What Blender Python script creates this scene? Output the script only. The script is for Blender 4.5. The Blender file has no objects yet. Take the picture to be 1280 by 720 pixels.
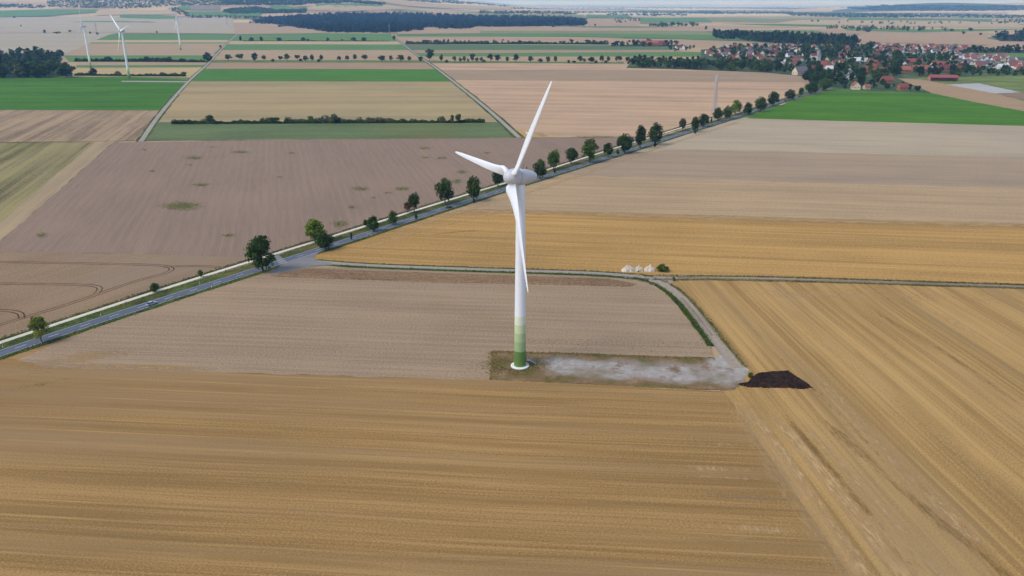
import bpy, bmesh, math, random
import numpy as np
from mathutils import Vector, Matrix
R = math.radians
SC = bpy.context.scene
COL = SC.collection
rnd = random.Random(7)
rng = np.random.default_rng(7)

# ------------------------------------------------------------------ camera
F, YH, H = 995.0, 4.0, 116.47            # focal length in photo pixels, eye-level row, drone height in metres
PITCH = math.atan((360 - YH) / F)
cam_d = bpy.data.cameras.new('camera'); cam = bpy.data.objects.new('camera', cam_d); COL.objects.link(cam)
cam_d.sensor_width = 36.0; cam_d.lens = F / 1280 * 36.0
cam_d.clip_start = 0.5; cam_d.clip_end = 600000
cam.location = (0, 0, H); cam.rotation_euler = (math.pi / 2 - PITCH, 0, 0)
SC.camera = cam

# ------------------------------------------------------------------ light
SUN_EL, SUN_AZ = R(50), R(-118)          # azimuth from +Y towards +X: sun high on the left, a little behind the drone
world = bpy.data.worlds.new('World'); SC.world = world; world.use_nodes = True
wn = world.node_tree.nodes; wl = world.node_tree.links
bg = wn.get('Background') or wn.new('ShaderNodeBackground')
sky = wn.new('ShaderNodeTexSky'); sky.sky_type = 'NISHITA'; sky.sun_disc = False
sky.sun_elevation = SUN_EL; sky.sun_rotation = SUN_AZ % (2 * math.pi)
sky.air_density = 1.0; sky.dust_density = 1.6; sky.ozone_density = 1.0
wl.new(sky.outputs['Color'], bg.inputs['Color']); bg.inputs['Strength'].default_value = 0.15
sd = bpy.data.lights.new('sun', 'SUN'); sun = bpy.data.objects.new('sun', sd); COL.objects.link(sun)
sd.energy = 0.9; sd.angle = R(20); sd.color = (1.0, 0.96, 0.91)
sdir = Vector((math.sin(SUN_AZ) * math.cos(SUN_EL), math.cos(SUN_AZ) * math.cos(SUN_EL), math.sin(SUN_EL)))
sun.rotation_euler = sdir.to_track_quat('Z', 'Y').to_euler()
sun.location = (-300, -150, 400)
vs = SC.view_settings
vs.view_transform = 'Standard'; vs.look = 'None'; vs.gamma = 1; vs.exposure = 0.6; vs.use_curve_mapping = False
SC.render.engine = 'CYCLES'
SC.cycles.max_bounces = 6; SC.cycles.volume_bounces = 2; SC.cycles.use_denoising = True
SC.cycles.transparent_max_bounces = 24

# ------------------------------------------------------------------ terrain and pixel -> ground
def sst(a, b, x):
    t = np.clip((x - a) / (b - a), 0, 1); return t * t * (3 - 2 * t)
def hgt(X, Y):
    X = np.asarray(X, float); Y = np.asarray(Y, float)
    left = 215 * sst(4700, 9000, Y) * sst(1100, -2200, X) * (1 - .25 * sst(-3500, -7000, X))
    left = left * (1 + .10 * np.sin(X / 700 + Y / 1500)) + 8 * sst(4700, 6000, Y) * np.sin(X / 430) * sst(900, -900, X)
    d = (Y - 13000) / 2000
    prof = 126 + 9 * np.sin(X / 620) + 6 * np.sin(X / 260 + 1)
    right = prof * np.exp(-d * d) * sst(4700, 6600, X)
    return left + right
def ss1(a, b, x):
    t = min(1.0, max(0.0, (x - a) / (b - a))); return t * t * (3 - 2 * t)
def hgt1(X, Y):
    left = 0.0
    if X < 1100 and Y > 4700:
        left = 215 * ss1(4700, 9000, Y) * ss1(1100, -2200, X) * (1 - .25 * ss1(-3500, -7000, X)) * (1 + .10 * math.sin(X / 700 + Y / 1500)) + 8 * ss1(4700, 6000, Y) * math.sin(X / 430) * ss1(900, -900, X)
    if X > 4700 and 6000 < Y < 22000:
        d = (Y - 13000) / 2000; left += (126 + 9 * math.sin(X / 620) + 6 * math.sin(X / 260 + 1)) * math.exp(-d * d) * ss1(4700, 6600, X)
    return left
CF = np.array([0, math.cos(PITCH), -math.sin(PITCH)]); CU = np.array([0, math.sin(PITCH), math.cos(PITCH)])
def ray(x, y):
    return CF + np.array([1, 0, 0]) * (x - 640) / F + CU * (360 - y) / F
def at(x, y):
    """ground point seen at photo pixel (x, y)"""
    d0, d1, d2 = (float(v) for v in ray(x, y))
    if y > 40:
        t = -H / d2; return np.array([d0 * t, d1 * t, 0.0])
    t, st = 2500.0, 60.0
    while t < 60000:
        n = t + st
        if H + d2 * n < hgt1(d0 * n, d1 * n):
            a, b = t, n
            for _ in range(16):
                m = (a + b) / 2
                if H + d2 * m < hgt1(d0 * m, d1 * m): b = m
                else: a = m
            return np.array([d0 * b, d1 * b, H + d2 * b])
        t = n; st = 60 + t * .015
    t = 45000.0; return np.array([d0 * t, d1 * t, 0.0])
def proj(P):
    d = np.asarray(P, float) - np.array([0, 0, H]); z = d @ CF
    return np.array([640 + F * d[0] / z, 360 - F * (d @ CU) / z])
def px_per_m(P):
    return F / ((np.asarray(P, float) - np.array([0, 0, H])) @ CF)
def height_for(P, ytop):
    """height above ground point P that reaches picture row ytop"""
    lo, hi = 0.0, 110.0
    for _ in range(40):
        m = (lo + hi) / 2
        if proj(P + np.array([0, 0, m]))[1] > ytop: lo = m
        else: hi = m
    return (lo + hi) / 2

# ------------------------------------------------------------------ materials
def lin(c):
    return tuple((v / 255 / 12.92 if v / 255 <= .04045 else ((v / 255 + .055) / 1.055) ** 2.4) for v in c) + (1.0,)
MATS = {}
class NT:
    def __init__(s, name):
        s.m = bpy.data.materials.new(name); s.m.use_nodes = True; s.n = s.m.node_tree.nodes; s.l = s.m.node_tree.links
        s.b = s.n['Principled BSDF']; s.out = s.n['Material Output']
    def new(s, t, **k):
        n = s.n.new(t)
        for a, v in k.items(): setattr(n, a, v)
        return n
    def link(s, a, b): s.l.new(a, b)
    def math(s, op, a, b=None, clamp=False):
        n = s.new('ShaderNodeMath', operation=op, use_clamp=clamp)
        for i, v in enumerate((a, b)):
            if v is None: continue
            if isinstance(v, (int, float)): n.inputs[i].default_value = v
            else: s.link(v, n.inputs[i])
        return n.outputs[0]
    def noise(s, vec, sx, sy, detail=2, rough=.5, sc=1.0):
        mp = s.new('ShaderNodeVectorMath', operation='MULTIPLY'); s.link(vec, mp.inputs[0]); mp.inputs[1].default_value = (sx, sy, 0)
        nz = s.new('ShaderNodeTexNoise', noise_dimensions='2D'); s.link(mp.outputs[0], nz.inputs['Vector'])
        nz.inputs['Scale'].default_value = sc; nz.inputs['Detail'].default_value = detail; nz.inputs['Roughness'].default_value = rough
        return nz.outputs[0]
    def ramp(s, fac, stops):
        r = s.new('ShaderNodeValToRGB'); s.link(fac, r.inputs[0]); e = r.color_ramp.elements
        while len(e) < len(stops): e.new(.5)
        for el, (p, c) in zip(e, stops): el.position = p; el.color = c
        return r.outputs[0]
    def mix(s, fac, a, b, blend='MIX'):
        n = s.new('ShaderNodeMix', data_type='RGBA', blend_type=blend)
        for k, v in ((0, fac), (6, a), (7, b)):
            if isinstance(v, (int, float)): n.inputs[k].default_value = v
            elif isinstance(v, tuple): n.inputs[k].default_value = v
            else: s.link(v, n.inputs[k])
        return n.outputs[2]
def plain(name, rgb, rough=.6, metal=0, var=.12, sc=1.5, spec=.5):
    if name in MATS: return MATS[name]
    t = NT(name); g = t.new('ShaderNodeTexCoord')
    nz = t.new('ShaderNodeTexNoise'); t.link(g.outputs['Object'], nz.inputs['Vector']); nz.inputs['Scale'].default_value = sc; nz.inputs['Detail'].default_value = 4
    c = lin(rgb)
    col = t.ramp(nz.outputs[0], [(.25, tuple(v * (1 - var) for v in c[:3]) + (1,)), (.75, tuple(min(1, v * (1 + var)) for v in c[:3]) + (1,))])
    t.link(col, t.b.inputs['Base Color']); t.b.inputs['Roughness'].default_value = rough; t.b.inputs['Metallic'].default_value = metal
    t.b.inputs['Specular IOR Level'].default_value = spec
    MATS[name] = t.m; return t.m
GAIN = 1.7
def field_mat(name, rgb, ang=0.0, light=1.22, dark=.78, band=(.004, .11, .5), line=(.012, .8, .5), grain=(.5, 1.6, .6), patch=(.010, .45),
              tint=None, tram=None, rows=None, bump=.0, light_tint=(1.0, .98, .94)):
    """soil or crop: bands, drill lines and grain that run along the row direction ang"""
    t = NT(name)
    g = t.new('ShaderNodeNewGeometry')
    mp = t.new('ShaderNodeMapping'); mp.vector_type = 'POINT'; mp.inputs['Rotation'].default_value = (0, 0, -ang); t.link(g.outputs['Position'], mp.inputs['Vector'])
    P = mp.outputs[0]
    # rows are never ruler-straight
    wob = t.noise(P, .012, .012, 1)
    cmb = t.new('ShaderNodeCombineXYZ'); t.link(t.math('MULTIPLY', t.math('SUBTRACT', wob, .5), 1.4), cmb.inputs[1])
    ad = t.new('ShaderNodeVectorMath', operation='ADD'); t.link(P, ad.inputs[0]); t.link(cmb.outputs[0], ad.inputs[1]); P = ad.outputs[0]
    v = None
    for (sx, sy, w), det in ((band, 2), (line, 2), (grain, 4)):
        if w == 0: continue
        k = t.math('MULTIPLY', t.math('SUBTRACT', t.noise(P, sx, sy, det, .6), .5), w * GAIN)
        v = k if v is None else t.math('ADD', v, k)
    k = t.math('MULTIPLY', t.math('SUBTRACT', t.noise(P, patch[0], patch[0] * 1.6, 3, .6), .5), patch[1] * GAIN); v = t.math('ADD', v, k)
    fac = t.math('ADD', v, .5, clamp=True)
    c = lin(rgb)[:3]; light = 1 + (light - 1) * 1.7; dark = max(.5, 1 - (1 - dark) * 1.7)
    lo = tuple(x * dark for x in c) + (1,); hi = tuple(min(.95, x * light * y) for x, y in zip(c, light_tint)) + (1,)
    col = t.ramp(fac, [(.12, lo), (.5, c + (1,)), (.88, hi)])
    if tint:
        m = t.math('MULTIPLY', t.math('SUBTRACT', t.noise(P, tint[1], tint[2], 3), tint[3]), 4, clamp=True)
        col = t.mix(m, col, lin(tint[0]))
    if rows:
        sp = t.new('ShaderNodeSeparateXYZ'); t.link(P, sp.inputs[0])
        for per, wd, gain, sft in rows:
            tri = t.math('MULTIPLY', t.math('ABSOLUTE', t.math('SUBTRACT', t.math('FRACT', t.math('ADD', t.math('DIVIDE', sp.outputs[1], per), sft)), .5)), 2)
            on = t.math('DIVIDE', t.math('SUBTRACT', tri, 1 - wd), wd, clamp=True)
            on = t.math('MULTIPLY', on, t.math('MULTIPLY', t.math('SUBTRACT', t.noise(P, .02, .05, 3, .6), .34), 2.6, clamp=True))
            col = t.mix(on, col, tuple(min(.95, x * gain * y) for x, y in zip(c, (1, 1.02, 1.1) if gain > 1 else (1, 1, 1))) + (1,))
    if tram:
        sp = t.new('ShaderNodeSeparateXYZ'); t.link(P, sp.inputs[0])
        fr = t.math('FRACT', t.math('DIVIDE', sp.outputs[1], tram[0]))
        a = t.math('LESS_THAN', fr, tram[1] / tram[0])
        b = t.math('LESS_THAN', t.math('ABSOLUTE', t.math('SUBTRACT', fr, 2.2 / tram[0])), tram[1] * .5 / tram[0])
        on = t.math('MULTIPLY', t.math('MAXIMUM', a, b), tram[2])
        col = t.mix(on, col, tuple(x * tram[3] for x in c) + (1,))
    t.link(col, t.b.inputs['Base Color']); t.b.inputs['Roughness'].default_value = .95; t.b.inputs['Specular IOR Level'].default_value = .1
    if bump:
        bp = t.new('ShaderNodeBump'); bp.inputs['Strength'].default_value = bump; bp.inputs['Distance'].default_value = .25
        t.link(fac, bp.inputs['Height']); t.link(bp.outputs[0], t.b.inputs['Normal'])
    MATS[name] = t.m; return t.m
def object_colour_mat(name, rough=.8, attr=None, leaf=False, sc=.6):
    t = NT(name); oi = t.new('ShaderNodeObjectInfo'); col = oi.outputs['Color']
    if attr:
        a = t.new('ShaderNodeAttribute'); a.attribute_name = attr
        col = t.mix(1.0, col, t.ramp(a.outputs['Fac'], [(0, (.55, .6, .6, 1)), (.45, (1, 1, 1, 1)), (1, (2.1, 1.9, 1.4, 1))]), 'MULTIPLY')
    else:
        g = t.new('ShaderNodeTexCoord'); nz = t.new('ShaderNodeTexNoise'); t.link(g.outputs['Object'], nz.inputs['Vector']); nz.inputs['Scale'].default_value = sc; nz.inputs['Detail'].default_value = 4
        col = t.mix(1.0, col, t.ramp(nz.outputs[0], [(.3, (.8, .8, .8, 1)), (.7, (1.12, 1.1, 1.08, 1))]), 'MULTIPLY')
    t.link(col, t.b.inputs['Base Color']); t.b.inputs['Roughness'].default_value = rough; t.b.inputs['Specular IOR Level'].default_value = .06 if leaf else .25
    if leaf:
        tr = t.new('ShaderNodeBsdfTranslucent'); t.link(col, tr.inputs['Color'])
        mx = t.new('ShaderNodeMixShader'); mx.inputs[0].default_value = .3
        t.link(t.b.outputs[0], mx.inputs[1]); t.link(tr.outputs[0], mx.inputs[2]); t.link(mx.outputs[0], t.out.inputs['Surface'])
    MATS[name] = t.m; return t.m
M_LEAF = object_colour_mat('foliage', attr='tone', leaf=True)
M_BARK = plain('bark', (78, 68, 56), .95)
M_WALL = object_colour_mat('house_wall', .9); M_ROOF = object_colour_mat('roof_tiles', .85, sc=1.2)

# ------------------------------------------------------------------ mesh helpers
def put(o, label=None, cat=None, group=None, kind=None, parent=None):
    if label: o['label'] = label
    if cat: o['category'] = cat
    if group: o['group'] = group
    if kind: o['kind'] = kind
    if parent: o.parent = parent
    return o
def link(name, data, parent=None):
    o = bpy.data.objects.new(name, data); COL.objects.link(o)
    if parent: o.parent = parent
    return o
def empty(name, loc=(0, 0, 0), rz=0.0):
    o = link(name, None); o.location = loc; o.rotation_euler = (0, 0, rz); o.empty_display_size = .5; return o
def mesh_np(name, V, Q, mat=None, tone=None, smooth=False):
    me = bpy.data.meshes.new(name); V = np.asarray(V, np.float32); Q = np.asarray(Q, np.int32)
    k = Q.shape[1]
    me.vertices.add(len(V)); me.vertices.foreach_set('co', V.ravel())
    me.loops.add(Q.size); me.loops.foreach_set('vertex_index', Q.ravel())
    me.polygons.add(len(Q)); me.polygons.foreach_set('loop_start', np.arange(0, Q.size, k, dtype=np.int32))
    try: me.polygons.foreach_set('loop_total', np.full(len(Q), k, np.int32))
    except Exception: pass
    me.update(calc_edges=True)
    if tone is not None:
        a = me.attributes.new('tone', 'FLOAT', 'POINT'); a.data.foreach_set('value', np.asarray(tone, np.float32))
    if smooth: me.polygons.foreach_set('use_smooth', np.ones(len(Q), bool))
    if mat: me.materials.append(mat)
    me.validate(); return me
class MB:
    """collects shapes of ONE part"""
    def __init__(s): s.bm = bmesh.new()
    def box(s, c, d, rz=0, tilt=None, bev=0):
        r = bmesh.ops.create_cube(s.bm, size=1); M = Matrix.Translation(c) @ Matrix.Rotation(rz, 4, 'Z')
        if tilt is not None: M = M @ tilt
        M = M @ Matrix.Diagonal((*d, 1)); bmesh.ops.transform(s.bm, matrix=M, verts=r['verts'])
        if bev: bmesh.ops.bevel(s.bm, geom=list({e for v in r['verts'] for e in v.link_edges}), offset=bev, segments=2, affect='EDGES')
        return s
    def tube(s, a, b, r0, r1=None, seg=8, caps=True):
        a = Vector(a); b = Vector(b); r1 = r0 if r1 is None else r1; q = (b - a).to_track_quat('Z', 'Y').to_matrix()
        rings = []
        for c, r in ((a, r0), (b, r1)):
            rings.append([s.bm.verts.new(c + q @ Vector((r * math.cos(2 * math.pi * i / seg), r * math.sin(2 * math.pi * i / seg), 0))) for i in range(seg)])
        for i in range(seg): s.bm.faces.new((rings[0][i], rings[0][(i + 1) % seg], rings[1][(i + 1) % seg], rings[1][i]))
        if caps: s.bm.faces.new(rings[0][::-1]); s.bm.faces.new(rings[1])
        return s
    def lathe(s, prof, M=None, seg=32, cap=True):
        """prof: (r, z) pairs round Z"""
        rings = []
        for r, z in prof:
            rg = [Vector((r * math.cos(2 * math.pi * i / seg), r * math.sin(2 * math.pi * i / seg), z)) for i in range(seg)]
            rings.append([s.bm.verts.new(M @ v if M else v) for v in rg])
        for A, B in zip(rings, rings[1:]):
            for i in range(seg): s.bm.faces.new((A[i], A[(i + 1) % seg], B[(i + 1) % seg], B[i]))
        if cap: s.bm.faces.new(rings[0][::-1]); s.bm.faces.new(rings[-1])
        return s
    def loft(s, loops, cap=True):
        rings = [[s.bm.verts.new(p) for p in L] for L in loops]
        n = len(rings[0])
        for A, B in zip(rings, rings[1:]):
            for i in range(n): s.bm.faces.new((A[i], A[(i + 1) % n], B[(i + 1) % n], B[i]))
        if cap: s.bm.faces.new(rings[0][::-1]); s.bm.faces.new(rings[-1])
        return s
    def data(s, name, mat, smooth=False):
        bmesh.ops.recalc_face_normals(s.bm, faces=s.bm.faces)
        me = bpy.data.meshes.new(name); s.bm.to_mesh(me); s.bm.free()
        me.materials.append(mat)
        if smooth: me.polygons.foreach_set('use_smooth', np.ones(len(me.polygons), bool))
        return me
    def build(s, name, mat, parent=None, smooth=False):
        return link(name, s.data(name, mat, smooth), parent)
def copy_tree(o, parent=None):
    c = o.copy(); COL.objects.link(c); c.parent = parent
    for ch in o.children: copy_tree(ch, c)
    return c

def catmull(P, step):
    P = [np.asarray(p, float) for p in P]; out = []
    for i in range(len(P) - 1):
        p0 = P[max(i - 1, 0)]; p1 = P[i]; p2 = P[i + 1]; p3 = P[min(i + 2, len(P) - 1)]
        n = max(1, int(np.linalg.norm(p2 - p1) / step))
        for k in range(n):
            t = k / n
            out.append(.5 * (2 * p1 + (p2 - p0) * t + (2 * p0 - 5 * p1 + 4 * p2 - p3) * t * t + (3 * p1 - p0 - 3 * p2 + p3) * t ** 3))
    out.append(P[-1]); return np.array(out)
def smooth_line(L, it):
    L = L.copy()
    for _ in range(it): L[1:-1] = (L[:-2] + 2 * L[1:-1] + L[2:]) / 4
    return L
def px_line(pts, step=6, it=0):
    return smooth_line(catmull([at(*p) for p in pts], step), it)
def normals2(L):
    d = np.gradient(L[:, :2], axis=0); d /= np.linalg.norm(d, axis=1)[:, None] + 1e-9
    return np.stack([-d[:, 1], d[:, 0]], 1), d
def ribbon(name, L, a, b, z, mat, jit=0.0, kind='structure', parent=None, seed=0):
    """strip beside line L from offset a to offset b (metres, + is left of travel)"""
    n, d = normals2(L); rg = np.random.default_rng(seed + len(L))
    aa = a + jit * rg.normal(size=len(L)); bb = b + jit * rg.normal(size=len(L))
    A = L[:, :2] + n * aa[:, None]; B = L[:, :2] + n * bb[:, None]
    V = np.zeros((len(L) * 2, 3)); V[0::2, :2] = A; V[1::2, :2] = B; V[:, 2] = z
    Q = [(2 * i, 2 * i + 2, 2 * i + 3, 2 * i + 1) for i in range(len(L) - 1)] if b < a else [(2 * i + 1, 2 * i + 3, 2 * i + 2, 2 * i) for i in range(len(L) - 1)]
    Q = [q[::-1] for q in Q] if b > a else [q[::-1] for q in Q]
    me = mesh_np(name, V, Q, mat)
    if me.polygons and me.polygons[0].normal.z < 0: me.flip_normals()
    o = link(name, me, parent)
    if kind and not parent: o['kind'] = kind
    return o
def sheet(name, pts, z, mat, jit=.35, step=7.0, kind='structure', smooth=False):
    """field traced in the photo, laid on the ground, with slightly uneven edges"""
    G = [at(*p)[:2] for p in pts]; out = []
    rg = np.random.default_rng(abs(hash(name)) % 99 if False else sum(map(ord, name)))
    n = len(G)
    for i in range(n):
        a, b = G[i], G[(i + 1) % n]; L = np.linalg.norm(b - a); k = int(max(1, min(90, L / step)))
        e = (b - a) / max(L, 1e-6); nn = np.array([-e[1], e[0]])
        for j in range(k):
            out.append(a + (b - a) * j / k + nn * jit * rg.normal() * (j > 0))
    bm = bmesh.new(); f = bm.faces.new([bm.verts.new((p[0], p[1], z)) for p in out])
    bm.normal_update()
    if f.normal.z < 0: f.normal_flip()
    bmesh.ops.triangulate(bm, faces=[f])
    me = bpy.data.meshes.new(name); bm.to_mesh(me); bm.free(); me.materials.append(mat)
    o = link(name, me); o['kind'] = kind; return o
def drape(name, top, bot, mat, dz=1.5, nx=14, ny=3, kind='structure'):
    """far strip: grid between two picture lines, laid on the terrain"""
    def lerp(Pl, t):
        x = np.linspace(0, 1, len(Pl)); return np.interp(t, x, [p[0] for p in Pl]), np.interp(t, x, [p[1] for p in Pl])
    V = []; Q = []
    for j in range(ny + 1):
        for i in range(nx + 1):
            tx, ty = lerp(top, i / nx); bx, by = lerp(bot, i / nx); s = j / ny
            p = at(tx + (bx - tx) * s, ty + (by - ty) * s); V.append((p[0], p[1], p[2] + dz))
    for j in range(ny):
        for i in range(nx):
            a = j * (nx + 1) + i; Q.append((a, a + nx + 1, a + nx + 2, a + 1))
    me = mesh_np(name, V, Q, mat)
    if me.polygons[0].normal.z < 0: me.flip_normals()
    o = link(name, me); o['kind'] = kind; return o
def row_angle(a, b):
    A, B = at(*a), at(*b); return math.atan2(B[1] - A[1], B[0] - A[0])

# ------------------------------------------------------------------ the ground sheet, to the horizon
def axis(lo, hi, a, b, fine, coarse):
    return np.concatenate([np.arange(lo, a, coarse), np.arange(a, b, fine), np.arange(b, hi + 1, coarse)])
gx = np.concatenate([[-260000, -120000], axis(-54000, 54000, -8500, 10500, 150, 2600), [120000, 260000]]); gy = np.concatenate([axis(-6000, 46000, 3000, 17000, 150, 2600), [90000, 260000]])
XX, YY = np.meshgrid(gx, gy); ZZ = hgt(XX, YY) - .15
nx_ = len(gx); idx = np.arange(XX.size).reshape(XX.shape)
Qg = np.stack([idx[:-1, :-1], idx[:-1, 1:], idx[1:, 1:], idx[1:, :-1]], -1).reshape(-1, 4)
t = NT('patchwork_farmland'); g = t.new('ShaderNodeNewGeometry')
def patchwork(sx, sy, rot, stops):
    mp = t.new('ShaderNodeMapping'); mp.inputs['Rotation'].default_value = (0, 0, rot); mp.inputs['Scale'].default_value = (1 / sx, 1 / sy, 0); t.link(g.outputs['Position'], mp.inputs['Vector'])
    vo = t.new('ShaderNodeTexVoronoi', voronoi_dimensions='2D', distance='CHEBYCHEV'); t.link(mp.outputs[0], vo.inputs['Vector']); vo.inputs['Scale'].default_value = 1; vo.inputs['Randomness'].default_value = .85
    sp = t.new('ShaderNodeSeparateColor'); t.link(vo.outputs['Color'], sp.inputs[0]); r_ = t.new('ShaderNodeValToRGB'); t.link(sp.outputs[0], r_.inputs[0]); r_.color_ramp.interpolation = 'CONSTANT'; e = r_.color_ramp.elements
    while len(e) < len(stops): e.new(.5)
    for el, (p, c) in zip(e, stops): el.position = p; el.color = lin(c)
    return r_.outputs[0]
near_ = patchwork(620, 330, R(6), [(0, (178, 150, 112)), (.2, (188, 162, 122)), (.36, (86, 112, 58)), (.47, (170, 142, 106)), (.6, (196, 172, 132)), (.7, (112, 122, 70)), (.78, (160, 136, 100)), (.88, (68, 102, 44)), (.95, (140, 118, 92))])
far_ = patchwork(2100, 2600, R(-8), [(0, (196, 170, 130)), (.22, (74, 100, 56)), (.36, (206, 184, 146)), (.5, (120, 128, 78)), (.62, (176, 150, 116)), (.72, (60, 84, 50)), (.84, (214, 194, 160)), (.93, (96, 116, 66))])
spz = t.new('ShaderNodeSeparateXYZ'); t.link(g.outputs['Position'], spz.inputs[0])
blend = t.math('DIVIDE', t.math('SUBTRACT', spz.outputs[1], 6500), 2500, clamp=True)
class _o: pass
r_ = _o(); r_.outputs = [t.mix(blend, near_, far_)]
nz = t.noise(g.outputs['Position'], .004, .02, 3)
t.link(t.mix(t.math('MULTIPLY', nz, .35), r_.outputs[0], lin((170, 150, 126))), t.b.inputs['Base Color']); t.b.inputs['Roughness'].default_value = 1; t.b.inputs['Specular IOR Level'].default_value = .05
ground = link('ground', mesh_np('ground', np.stack([XX.ravel(), YY.ravel(), ZZ.ravel()], 1), Qg, t.m, smooth=True)); ground['kind'] = 'structure'

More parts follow.
